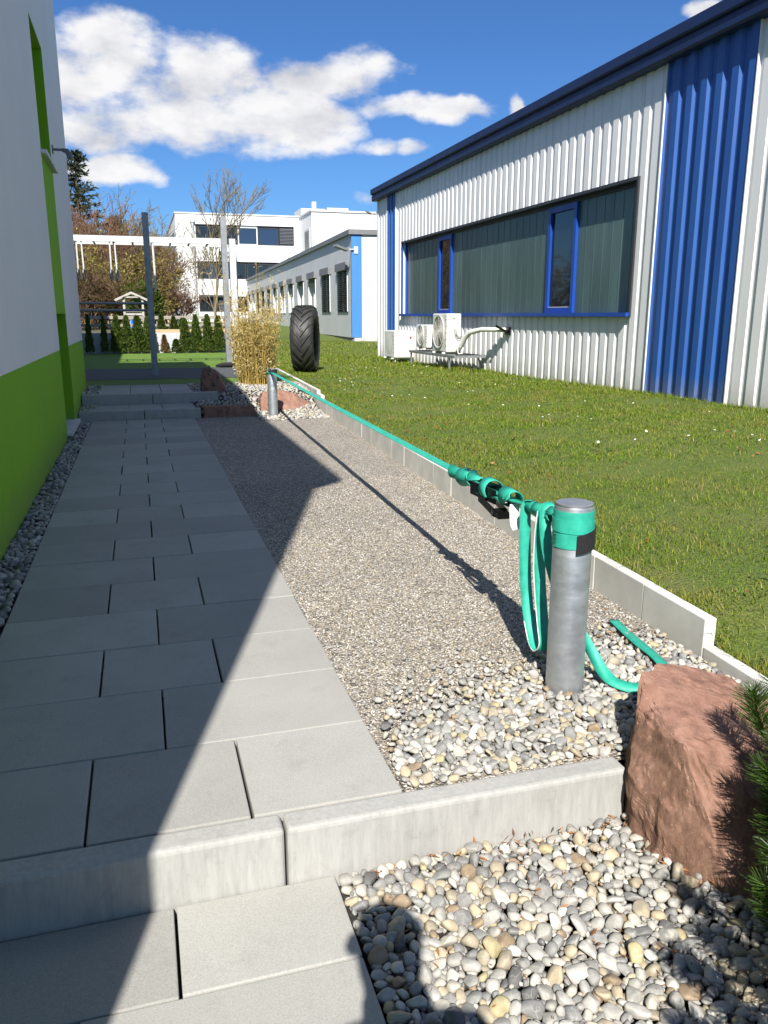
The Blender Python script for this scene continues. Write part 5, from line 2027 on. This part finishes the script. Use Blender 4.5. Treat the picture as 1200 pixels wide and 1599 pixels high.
def build_trees():
    conifer('tall dark conifer rising behind the brown bushes next to the green building', (-2.5, 46, 0.7), 8.7, 2.6, 3)
    conifer('lower dark conifer behind the bare bushes', (-0.9, 50, 0.7), 6.0, 2.0, 8)
    bare_tree('bare_bush', 'tall reddish brown bare bush next to the green building', 'bush', (-1.9, 38, 0.7), 21, 5.0, 13, 0.55, 'bark_red', 4, 0.05, None, 0.05, 0.7, 0.009, (2, 3), 0.72, 0.22)
    bare_tree('bare_bush', 'ochre twigged bare bush in the middle of the tree group', 'bush', (-0.9, 41, 0.7), 22, 5.2, 13, 0.6, 'bark_ochre', 4, 0.05, 'bud_yellow', 0.05, 0.8, 0.009, (2, 3), 0.72, 0.3, 2, 0.07)
    bare_tree('bare_tree', 'thin bare tree with upright twigs left of the tall post', 'tree', (0.35, 44, 0.7), 23, 5.0, 7, 0.45, 'bark_grey', 4, 0.08, None, 0.06, 0.5, 0.010, (2, 3), 0.72, 0.2)
    bare_tree('yellow_willow', 'yellow green budding willow bush under the monkey bars', 'bush', (-1.15, 33, 0.7), 24, 3.5, 10, 0.6, 'bark_ochre', 4, -0.01, 'bud_yellow', 0.035, 0.6, 0.007, (2, 3), 0.72, 0.4, 5, 0.10)
    bare_tree('bare_bush', 'tangled brown bush with arching branches above the playhouse', 'bush', (-0.5, 36, 0.7), 25, 3.9, 10, 0.75, 'bark_brown', 4, -0.03, None, 0.04, 0.8, 0.008, (2, 3), 0.74, 0.5)
    bare_tree('red_bush', 'rusty red twigged bush left of the white office building', 'bush', (1.0, 40, 0.7), 26, 3.9, 9, 0.55, 'bark_red', 4, 0.0, None, 0.035, 0.5, 0.008, (2, 3), 0.72, 0.4)
    bare_tree('red_bush', 'low rusty brown bush in front of the brown house', 'bush', (1.35, 34, 0.7), 27, 2.0, 9, 0.6, 'bark_red', 4, 0.02, None, 0.03, 0.35, 0.006, (2, 3), 0.72, 0.45)
    bare_tree('bare_bush', 'brown thicket of twigs filling the gap left of the willow', 'bush', (-2.2, 31, 0.7), 28, 3.0, 10, 0.7, 'bark_brown', 4, 0.0, None, 0.035, 0.7, 0.007, (2, 3), 0.74, 0.5)
    bare_tree('bare_tree', 'slender bare tree with rising branches before the white office building', 'tree', (2.62, 30, 0.7), 35, 6.1, 2, 0.34, 'bark_grey', 5, 0.08, 'bud_yellow', 0.045, 0.06, 0.0060, (2, 2), 0.70, 0.05, 1, 0.03)
    # round green pine bush
    t = thing('pine_bush', 'round dark green pine bush behind the playhouse', 'bush', (0.25, 31, 0.7), 0, 'trees and bushes behind the hedge')
    r = np.random.default_rng(77)
    n = 5200
    d = r.normal(size=(n, 3))
    d /= np.linalg.norm(d, axis=1)[:, None]
    rad = (1 + 0.25 * snoise(d, 5, 3.0) + 0.12 * snoise(d, 6, 8.0)) * r.uniform(0.55, 1.03, n)
    C = d * rad[:, None] * np.array([0.62, 0.6, 0.75]) + np.array([0, 0, 0.9])
    link('crown', leaves_mesh('crown', C, 0.12, 0.35, 0.3, 78, False, d + np.array([0, 0, 0.6])), 'thuja', t)
    link('trunk', tubes_mesh('trunk', [(0, 0, -0.1, 0, 0, 1.0, 0.06, 0.03)], 6), 'bark_brown', t)


build_trees()


# ------------------------------------------------------------------ exercise yard
def build_yard():
    w = thing('retaining_wall', 'pale concrete wall behind the thuja hedge', 'wall', (-1.0, 23.25, 0.236))
    x = -8.0
    while x < 2.5:
        o = wbuild(bx(x, min(x + 1.0, 2.55) - 0.006, 23.2, 23.3, 0.1, 0.775), 'panel', 'concrete_pale', w)
        x += 1.0
    wbuild(bx(2.50, 2.58, 23.31, 60, 0.0, 0.74), 'return_wall', 'concrete_pale', w)
    f = thing('timber_fence', 'weathered timber rail fence on top of the pale wall', 'fence', (0, 24.1, 0.72))
    for z0, z1, a, e in ((1.13, 1.22, -1.4, 2.45), (0.93, 1.0, -3.0, 2.45)):
        wbuild(bx(a, e, 24.05, 24.10, z0, z1), 'rail', 'timber_grey', f)
    for i in range(9):
        px = -2.6 + i * 0.62
        wbuild(bx(px, px + 0.07, 24.104, 24.17, 0.6, 1.19), 'post', 'timber_grey', f)
    wbuild(bx(0.35, 2.45, 23.42, 23.50, 0.70, 0.86), 'board', 'timber_pale', f)
    b = thing('blue_barrel', 'bright blue plastic drum behind the thujas', 'barrel', (-0.19, 24.6, 0.72))
    MB().lathe([(0.0, 0.0), (0.10, 0.0), (0.115, 0.03), (0.115, 0.16), (0.122, 0.17), (0.122, 0.19), (0.115, 0.2), (0.115, 0.33), (0.09, 0.37), (0.0, 0.375)], 18).build('drum', 'plastic_blue', b, True)
    MB().lathe([(0.03, 0.375), (0.03, 0.40), (0.0, 0.40)], 10, (0.05, 0, 0)).build('bung', 'plastic_blue', b)
    # playhouse
    p = thing('playhouse', 'small open timber playhouse with gabled roof frame behind the fence', 'playhouse', (-0.15, 28.0, 0.72))
    wbuild(MB().obox((-0.66, 27.7, 1.705), (-0.145, 27.7, 1.945), 0.05, 0.05), 'roof_rail', 'timber_white', p)
    wbuild(MB().obox((-0.145, 27.701, 1.945), (0.38, 27.701, 1.70), 0.05, 0.05), 'roof_rail', 'timber_white', p)
    wbuild(MB().obox((-0.66, 28.5, 1.705), (-0.145, 28.5, 1.945), 0.05, 0.05), 'roof_rail', 'timber_white', p)
    wbuild(MB().obox((-0.145, 28.501, 1.945), (0.38, 28.501, 1.70), 0.05, 0.05), 'roof_rail', 'timber_white', p)
    wbuild(MB().obox((-0.45, 27.73, 1.80), (0.16, 27.73, 1.80), 0.03, 0.04), 'tie_beam', 'timber_white', p)
    for x in (-0.42, 0.16):
        for y in (27.76, 28.46):
            wbuild(bx(x, x + 0.06, y, y + 0.06, 0.7, 1.74), 'post', 'timber_white', p)
    for z in (1.40, 1.30, 1.20):
        wbuild(bx(-0.36, 0.16, 27.78, 27.81, z - 0.06, z), 'board', 'timber_white', p)
    wbuild(bx(-0.42, 0.22, 27.75, 28.53, 1.05, 1.10), 'floor', 'timber_grey', p)
    # climbing frame: two tall posts, a horizontal ladder, low double bars and a ladder
    c = thing('climbing_frame', 'galvanised climbing frame with tall posts and pale horizontal ladder on the turf', 'climbing frame', (0.23, 14.4, 0.24))
    wbuild(MB().obox((0.224, 14.32, 0.2), (0.224, 14.32, 2.85), 0.10, 0.10, (0, 1, 0)).obox((0.224, 14.262, 0.2), (0.224, 14.262, 2.3), 0.035, 0.02, (0, 1, 0)), 'post', 'steel_grey', c)
    YB = 16.65
    wbuild(MB().obox((1.700, YB - 0.12, 0.2), (1.700, YB - 0.12, 3.06), 0.11, 0.11, (0, 1, 0)), 'post', 'steel_grey', c)
    wbuild(bx(-4.0, 1.93, YB, YB + 0.06, 2.58, 2.685), 'beam', 'paint_pale', c)
    wbuild(bx(-4.0, 1.93, YB + 0.7, YB + 0.76, 2.58, 2.685), 'beam', 'paint_pale', c)
    for i in range(17):
        x = -3.9 + i * 0.355
        wbuild(MB().tube([(x, YB + 0.061, 2.60), (x, YB + 0.699, 2.60)], 0.019, 6), 'rung', 'trim_grey', c)
    for z in (1.427, 1.315):
        wbuild(MB().tube([(-4.0, 14.34, z), (0.18, 14.34, z)], 0.021, 8), 'low_bar', 'steel_grey', c)
    wbuild(bx(1.80, 1.93, YB, YB + 0.04, 0.2, 2.578), 'ladder_rail', 'paint_pale', c)
    wbuild(bx(1.95, 2.02, YB + 0.6, YB + 0.64, 0.2, 2.62), 'ladder_rail', 'paint_pale', c)
    for i in range(7):
        z = 0.48 + i * 0.33
        wbuild(MB().tube([(1.87, YB + 0.041, z), (1.985, YB + 0.6, z + 0.02)], 0.018, 6), 'ladder_rung', 'trim_grey', c)
    wbuild(MB().tube([(0.37, YB + 0.03, 2.575), (0.38, YB + 0.03, 1.7)], 0.02, 6), 'brace', 'paint_pale', c)
    # gymnastic rings hanging from the ladder
    for x, lab in ((-0.96, 'pair of hanging straps with rings next to the green building'), (-0.37, 'pair of hanging straps with rings left of the tall frame post')):
        g = thing('gym_rings', lab, 'gym rings', (x, YB + 0.03, 2.575), 0, 'gym rings on the climbing frame')
        for dx in (-0.04, 0.05):
            m = MB()
            m.obox((dx, 0, 0.0), (dx * 1.1, 0.02, -0.5), 0.025, 0.006)
            m.build('strap', 'paint_pale', g)
            q = MB()
            q.tube([(dx * 1.1 + 0.016 * math.cos(a), 0.02 + 0.06 * math.cos(a), -0.60 + 0.1 * math.sin(a)) for a in np.linspace(0, 2 * PI, 17)], 0.014, 6, False)
            q.build('ring', 'steel_grey', g, True)
    # black training gear left by the rear post
    k = thing('training_bag', 'black training gear bundle lying at the foot of the rear frame post', 'bag', (1.72, 16.2, 0.245))
    m = MB()
    m.tube([(-0.32, 0, 0.03), (-0.2, 0.02, 0.045), (0.0, 0, 0.05), (0.2, 0.03, 0.045)], [0.02, 0.045, 0.05, 0.03], 10)
    m.build('roll', 'black_fabric', k, True)
    m = MB()
    m.tube([(0.02, 0.06, 0.08), (0.10, 0.08, 0.115), (0.20, 0.05, 0.08)], [0.03, 0.055, 0.03], 10)
    m.build('bundle', 'black_fabric', k, True)


build_yard()


# ------------------------------------------------------------------ grass, daisies, litter
def build_grass():
    r = np.random.default_rng(12)
    zones = [(-0.5, 5.2, 120000, 5.2, 0.0034, 0.0145), (5.2, 11.0, 110000, 4.9, 0.0050, 0.0155), (11.0, 19.0, 60000, 4.75, 0.0085, 0.019), (19.0, 33.0, 32000, 6.4, 0.014, 0.028)]
    VV, FF = [], []
    off = 0
    for y0, y1, n, wx, bw, bh in zones:
        y = r.uniform(y0, y1, n)
        s = r.random(n) ** (1.5 if y0 < 5 else 1.1)
        x = curb_x(np.minimum(y, 16)) + 0.05 + s * wx
        keep = (x < HX - 0.02) | (y > 23.5)
        # thin, worn patches
        patch = 0.9 * snoise(np.stack([x, y, 0 * x], 1), 91, 2.2) * 2 + 0.7 * snoise(np.stack([x, y, 0 * x], 1), 92, 6.0) * 2 + 0.5 * snoise(np.stack([x, y, 0 * x], 1), 93, 15.0) * 2
        keep &= r.random(n) < np.clip(0.82 + 0.40 * patch, 0.25, 1.0)
        keep &= ~((np.abs(x - 3.0) < 0.2) & (np.abs(y - 15.25) < 0.2))
        x, y = x[keep], y[keep]
        patch = patch[keep]
        n = len(x)
        z = lawn_z(x, y) - 0.004
        a = r.uniform(0, 2 * PI, n)
        h = bh * r.lognormal(0, 0.42, n) * (1 + 0.25 * patch)
        # longer tufts left standing along the hall and under the rack
        fringe = (x - curb_x(np.minimum(y, 16))) < 0.09
        h = np.where(fringe, h * r.uniform(1.0, 1.9, n), h)
        edge = ((HX - x) < 0.25) & (y < 23)
        rack = (x > 5.9) & (y > 15.2) & (y < 20.6)
        h = np.where(edge | rack, h * r.uniform(1.2, 2.6, n), h)
        lean = h * np.abs(r.normal(0.9, 0.55, n))
        w = bw * r.uniform(0.7, 1.4, n)
        dx, dy = np.cos(a), np.sin(a)
        px, py = -dy * w / 2, dx * w / 2
        b = np.stack([x, y, z], 1)
        p = np.stack([px, py, 0 * px], 1)
        mid = b + np.stack([dx * lean * 0.3, dy * lean * 0.3, h * 0.6], 1)
        tip = b + np.stack([dx * lean, dy * lean, h], 1)
        V = np.stack([b - p, b + p, mid + p * 0.8, mid - p * 0.8, tip], 1).reshape(-1, 3)
        base = np.arange(n)[:, None] * 5 + off
        F = np.concatenate([base + np.array([[0, 1, 2]]), base + np.array([[0, 2, 3]]), base + np.array([[3, 2, 4]])])
        VV.append(V)
        FF.append(F)
        off += n * 5
    o = link('grass', np_mesh('grass', np.concatenate(VV), np.concatenate(FF)), 'grass')
    setprops(o, 'short green lawn grass with dry patches between edging and hall', 'grass', None, 'stuff')
    # daisies in loose drifts
    V, F = [], []
    cl = [(r.uniform(2.6, 6.6), r.uniform(4.5, 17)) for _ in range(20)]
    cl += [(5.2, 8.6), (4.6, 7.4), (5.9, 7.8), (4.2, 6.2), (5.4, 11.5), (4.3, 12), (5.2, 14)]
    off = 0
    for cx, cy in cl:
        for _ in range(r.integers(2, 9)):
            x, y = cx + r.normal(0, 0.22), cy + r.normal(0, 0.35)
            if not (curb_x(y) + 0.2 < x < HX - 0.1):
                continue
            c = np.array([x, y, float(lawn_z(x, y)) + r.uniform(0.035, 0.055)])
            rr = r.uniform(0.008, 0.013)
            tl = r.normal(0, 0.3, 2)
            k = 7
            ring = [c + np.array([rr * math.cos(2 * PI * i / k), rr * math.sin(2 * PI * i / k), rr * (tl[0] * math.cos(2 * PI * i / k) + tl[1] * math.sin(2 * PI * i / k)) + 0.003]) for i in range(k)]
            V += [c] + ring
            F += [(off, off + 1 + i, off + 1 + (i + 1) % k) for i in range(k)]
            off += k + 1
    o = link('daisies', np_mesh('daisies', np.array(V), np.array(F)), 'daisy')
    setprops(o, 'scattered tiny white daisies in the lawn', 'flowers', None, 'stuff')
    # brown leaves on the lawn, needles and leaf scraps in the pebbles
    C, sz = [], []
    for _ in range(110):
        y = 2.4 + 9 * r.random() ** 1.7
        x = curb_x(y) + 0.1 + 3.2 * r.random() ** 1.6
        C.append((x, y, float(lawn_z(x, y)) + 0.022))
        sz.append(r.uniform(0.02, 0.045))
    o = link('fallen_leaves', leaves_mesh('fallen_leaves', np.array(C), np.array(sz), 0.6, -0.1, 5), 'dry_leaf')
    setprops(o, 'dry brown leaves scattered in the grass', 'leaves', None, 'stuff')
    C, D, sz = [], [], []
    for _ in range(300):
        x, y = 0.45 + 0.95 * r.random() ** 0.8, 0.95 + 0.78 * r.random() ** 0.7
        big = r.random() < 0.3
        if big:
            y = 1.715 - abs(r.normal(0, 0.02))
        C.append((x, y, -0.142 + r.uniform(0, 0.010) + (0.006 if big else 0)))
        a = r.uniform(0, 2 * PI)
        D.append((math.cos(a), math.sin(a), r.normal(0, 0.25)))
        sz.append(r.uniform(0.014, 0.032) if big else r.uniform(0.008, 0.026))
    for _ in range(30):
        C.append((r.uniform(1.55, 1.9), r.uniform(2.2, 2.9), 0.014))
        D.append((1, r.normal(), 0.1))
        sz.append(r.uniform(0.015, 0.03))
    o = link('leaf_litter', leaves_mesh('leaf_litter', np.array(C), np.array(sz), 0.2, 0, 6, False, np.array(D)), 'dry_leaf')
    setprops(o, 'rust brown needles and leaf scraps between the pebbles', 'litter', None, 'stuff')


build_grass()


# ------------------------------------------------------------------ dwarf pine at the right edge
def build_pine():
    t = thing('dwarf_pine', 'dark green mountain pine reaching in from the right edge beside the boulder', 'shrub', (1.60, 1.12, -0.17))
    r = np.random.default_rng(15)
    segs = []
    VV = []
    shoots = []
    base = np.array([1.62, 1.10, -0.18])
    # shoot tips (world); upright candles, the leftmost ones stand at the frame's edge
    tips = [(1.40, 1.49, 0.30), (1.455, 1.46, 0.33), (1.43, 1.40, 0.22), (1.40, 1.36, 0.13), (1.375, 1.30, 0.07), (1.355, 1.25, 0.02), (1.50, 1.38, 0.30), (1.47, 1.30, 0.20), (1.45, 1.22, 0.12),
            (1.43, 1.14, 0.02), (1.55, 1.45, 0.36), (1.60, 1.36, 0.38), (1.54, 1.26, 0.28), (1.52, 1.14, 0.18), (1.48, 1.05, 0.06), (1.62, 1.20, 0.34), (1.60, 1.05, 0.22), (1.56, 0.95, 0.08),
            (1.70, 1.30, 0.36), (1.72, 1.12, 0.32), (1.70, 0.96, 0.2), (1.30, 0.98, 0.16), (1.36, 0.94, 0.22), (1.26, 0.88, 0.12), (1.34, 0.84, 0.18), (1.20, 0.80, 0.16), (1.28, 0.76, 0.24), (1.15, 0.72, 0.20), (1.22, 0.68, 0.28),
            (1.10, 0.64, 0.24), (1.18, 0.60, 0.32), (1.06, 0.58, 0.28), (1.36, 0.72, 0.30), (1.42, 0.86, 0.28), (1.30, 0.62, 0.34), (1.40, 0.70, 0.36), (1.00, 0.54, 0.26), (1.12, 0.50, 0.36), (0.96, 0.46, 0.28), (1.05, 0.42, 0.34),
            (1.80, 1.2, 0.3), (1.78, 1.02, 0.3), (1.46, 1.00, 0.2), (1.50, 0.85, 0.25)]
    tips = [(x - 0.012 if y > 1.2 and z < 0.26 else x + 0.008, y, z) for x, y, z in tips]
    tips += [(1.235, 1.20, 0.0), (1.25, 1.15, 0.05), (1.275, 1.22, 0.06), (1.30, 1.27, 0.10), (1.33, 1.33, 0.19), (1.31, 1.22, 0.0), (1.35, 1.28, 0.05)]
    while len(tips) < 105:
        p = np.array([1.06, 0.68, 0.24]) + r.uniform(-1, 1, 3) * np.array([0.28, 0.22, 0.15])
        if p[0] > p[1] + 0.13:
            tips.append(tuple(p))
    while len(tips) < 140:
        p = np.array([1.38, 1.14, 0.27]) + r.uniform(-1, 1, 3) * np.array([0.12, 0.14, 0.13])
        if p[0] > p[1] * 0.93 + 0.13:
            tips.append(tuple(p))
    while len(tips) < 200:
        q = r.normal(size=3)
        q = q / np.linalg.norm(q) * r.random() ** 0.4
        p = np.array([1.60, 1.22, 0.10]) + q * np.array([0.28, 0.32, 0.26])
        if p[0] > p[1] * 0.93 + 0.05 + 0.14 * max(0.0, 0.25 - p[2]) and p[2] > -0.1:
            tips.append(tuple(p))
    for i, tp in enumerate(tips):
        tp = np.array(tp)
        root = base + r.normal(0, 0.05, 3) * np.array([1, 1, 0])
        mid = (root * 0.45 + tp * 0.55) + np.array([0, 0, -0.10])
        segs.append((*root, *mid, 0.014, 0.010))
        segs.append((*mid, *tp, 0.009, 0.004))
        d = tp - mid
        d = d / np.linalg.norm(d) + np.array([0, 0, 0.55])
        d /= np.linalg.norm(d)
        L = r.uniform(0.11, 0.17)
        nn = 420
        s = r.random(nn)
        P = tp[None] + d[None] * ((s - 0.75) * L)[:, None]
        q = r.normal(size=(nn, 3))
        q -= (q @ d)[:, None] * d[None]
        q /= np.linalg.norm(q, axis=1)[:, None]
        nd_ = d[None] * r.uniform(0.45, 1.0, nn)[:, None] + q
        nd_ /= np.linalg.norm(nd_, axis=1)[:, None]
        ln = r.uniform(0.042, 0.066, nn) * np.where(s > 0.85, 0.7, 1.0)
        w = np.cross(nd_, r.normal(size=(nn, 3)))
        w /= np.linalg.norm(w, axis=1)[:, None]
        w *= 0.0011
        tipp = P + nd_ * ln[:, None] + np.array([0, 0, 0.004])
        VV.append(np.stack([P - w, P + w, tipp + w * 0.5, tipp - w * 0.5], 1).reshape(-1, 3))
    V = np.concatenate(VV)
    off = np.array([1.60, 1.12, -0.17])
    F = np.arange(len(V)).reshape(-1, 4)
    link('needles', np_mesh('needles', V - off, F), 'pine_needle', t)['kind'] = 'stuff'
    S = np.array(segs)
    S[:, 0:3] -= off
    S[:, 3:6] -= off
    link('branches', tubes_mesh('branches', S, 5), 'bark_brown', t)


build_pine()


# ------------------------------------------------------------------ the person taking the picture, behind the camera
def skin_chain(name, mat, parent, chains, sub=2, root=0):
    """chains of (x, y, z, rx, ry); the first point of a chain may be an index of an earlier vertex"""
    verts, edges, rad = [], [], []
    for ch in chains:
        prev = None
        for p in ch:
            if isinstance(p, int):
                prev = p
                continue
            verts.append(p[:3])
            rad.append((p[3], p[4] if len(p) > 4 else p[3]))
            if prev is not None:
                edges.append((prev, len(verts) - 1))
            prev = len(verts) - 1
    me = bpy.data.meshes.new(name)
    me.from_pydata(verts, edges, [])
    o = link(name, me, mat, parent)
    md = o.modifiers.new('skin', 'SKIN')
    md.use_smooth_shade = True
    for i, d in enumerate(me.skin_vertices[0].data):
        d.radius = rad[i]
        d.use_root = (i == root)
    ms = o.modifiers.new('subdivision', 'SUBSURF')
    ms.levels = sub
    ms.render_levels = sub
    return o


def build_person():
    Z0 = -0.152
    t = thing('person', 'person in dark jacket and jeans holding a phone up, standing behind the viewpoint', 'person', (-0.06, -0.20, Z0))
    X, Y = 0.0, 0.0
    # local coordinates: z from the ground, y forwards
    hz = 1.54
    body = [[(X, Y, 0.93, 0.13, 0.10), (X, Y, 1.10, 0.12, 0.09), (X, Y, 1.27, 0.15, 0.09), (X, Y + 0.01, 1.37, 0.055, 0.055), (X, Y + 0.03, 1.44, 0.05, 0.055), (X, Y + 0.055, 1.50, 0.066, 0.08), (X, Y + 0.06, 1.565, 0.076, 0.095), (X, Y + 0.05, 1.635, 0.055, 0.065)]]
    for s in (-1, 1):
        hx = 0.06 + s * 0.052
        body.append([2, (s * 0.165, Y, 1.31, 0.05), (s * 0.235, Y + 0.0, 1.12, 0.042), (s * 0.16 + 0.04, Y + 0.10, 1.13, 0.034), (hx, Y + 0.145, 1.265, 0.025), (hx, Y + 0.168, 1.32, 0.026, 0.014)])
        body.append([0, (s * 0.09, Y, 0.86, 0.085), (s * 0.10, Y + 0.01, 0.48, 0.055), (s * 0.105, Y - 0.01, 0.09, 0.038), (s * 0.115, Y + 0.12, 0.035, 0.035)])
    b = skin_chain('body', 'skin', t, body)
    for s in (-1, 1):
        hx = 0.06 + s * 0.052
        for k in range(4):
            z = 1.345 - k * 0.019
            L = (0.9, 1.0, 0.95, 0.75)[k]
            skin_chain('finger', 'skin', b, [[(hx, 0.165, z, 0.009), (hx + s * 0.004, 0.165 + 0.022 * L, z + 0.004, 0.0085), (hx - s * 0.010, 0.165 + 0.027, z + 0.006, 0.008), (hx - s * 0.022 * L, 0.186, z + 0.006, 0.007)]], 1)
        skin_chain('thumb', 'skin', b, [[(hx, 0.155, 1.315, 0.011), (hx - s * 0.012, 0.150, 1.345, 0.010), (hx - s * 0.024, 0.158, 1.372, 0.008)]], 1)
    jk = [[(X, Y, 0.90, 0.155, 0.12), (X, Y, 1.08, 0.145, 0.11), (X, Y, 1.27, 0.165, 0.105), (X, Y + 0.005, 1.36, 0.075, 0.075)]]
    for s in (-1, 1):
        hx = 0.06 + s * 0.052
        jk.append([2, (s * 0.17, Y, 1.315, 0.064), (s * 0.238, Y, 1.12, 0.056), (s * 0.16 + 0.04, Y + 0.095, 1.125, 0.047), (hx + s * 0.004, Y + 0.138, 1.245, 0.036)])
    skin_chain('jacket', 'jacket', t, jk)
    tr = [[(X, Y, 0.93, 0.14, 0.11)]]
    for s in (-1, 1):
        tr.append([0, (s * 0.09, Y, 0.84, 0.10), (s * 0.10, Y + 0.01, 0.48, 0.068), (s * 0.105, Y - 0.01, 0.08, 0.055)])
    skin_chain('trousers', 'jeans', t, tr)
    for s in (-1, 1):
        skin_chain('shoe', 'black_fabric', t, [[(s * 0.105, Y - 0.05, 0.045, 0.045, 0.042), (s * 0.11, Y + 0.05, 0.045, 0.046, 0.042), (s * 0.118, Y + 0.15, 0.035, 0.04, 0.032)]])
    skin_chain('hair', 'hair', t, [[(X, Y - 0.01, 1.46, 0.062, 0.055), (X, Y + 0.015, 1.53, 0.082, 0.075), (X, Y + 0.03, 1.60, 0.086, 0.085), (X, Y + 0.045, 1.655, 0.062, 0.065)]])
    for s in (-1, 1):
        m = MB()
        m.lathe([(0.0, -0.011), (0.008, -0.007), (0.011, 0.0), (0.008, 0.007), (0.0, 0.011)], 10, (s * 0.03, 0.142, 1.565), 'Y')
        m.build('eye', 'webbing_white', b, True)
        m = MB()
        m.tube([(s * 0.074, 0.055, 1.535), (s * 0.084, 0.05, 1.56), (s * 0.078, 0.055, 1.59)], [0.008, 0.013, 0.007], 8)
        m.build('ear', 'skin', b, True)
    MB().tube([(0, 0.145, 1.575), (0, 0.163, 1.54), (0, 0.15, 1.532)], [0.007, 0.012, 0.006], 8).build('nose', 'skin', b, True)
    MB().tube([(-0.022, 0.132, 1.502), (0, 0.140, 1.503), (0.022, 0.132, 1.502)], [0.003, 0.006, 0.003], 8).build('mouth', 'badge_red', b, True)
    ph = thing('phone', 'black phone held up in both hands behind the viewpoint', 'phone', (0.0, -0.022, 1.175), -YAW)
    me = bevel_box_mesh('case', 0.074, 0.009, 0.152, 0.004, 2, False)
    me.materials.append(MATS['black_metal'])
    link('case', me, None, ph)
    MB().box(-0.034, 0.034, -0.0062, -0.0047, -0.07, 0.07).build('screen', 'glass_dark', ph)


build_person()
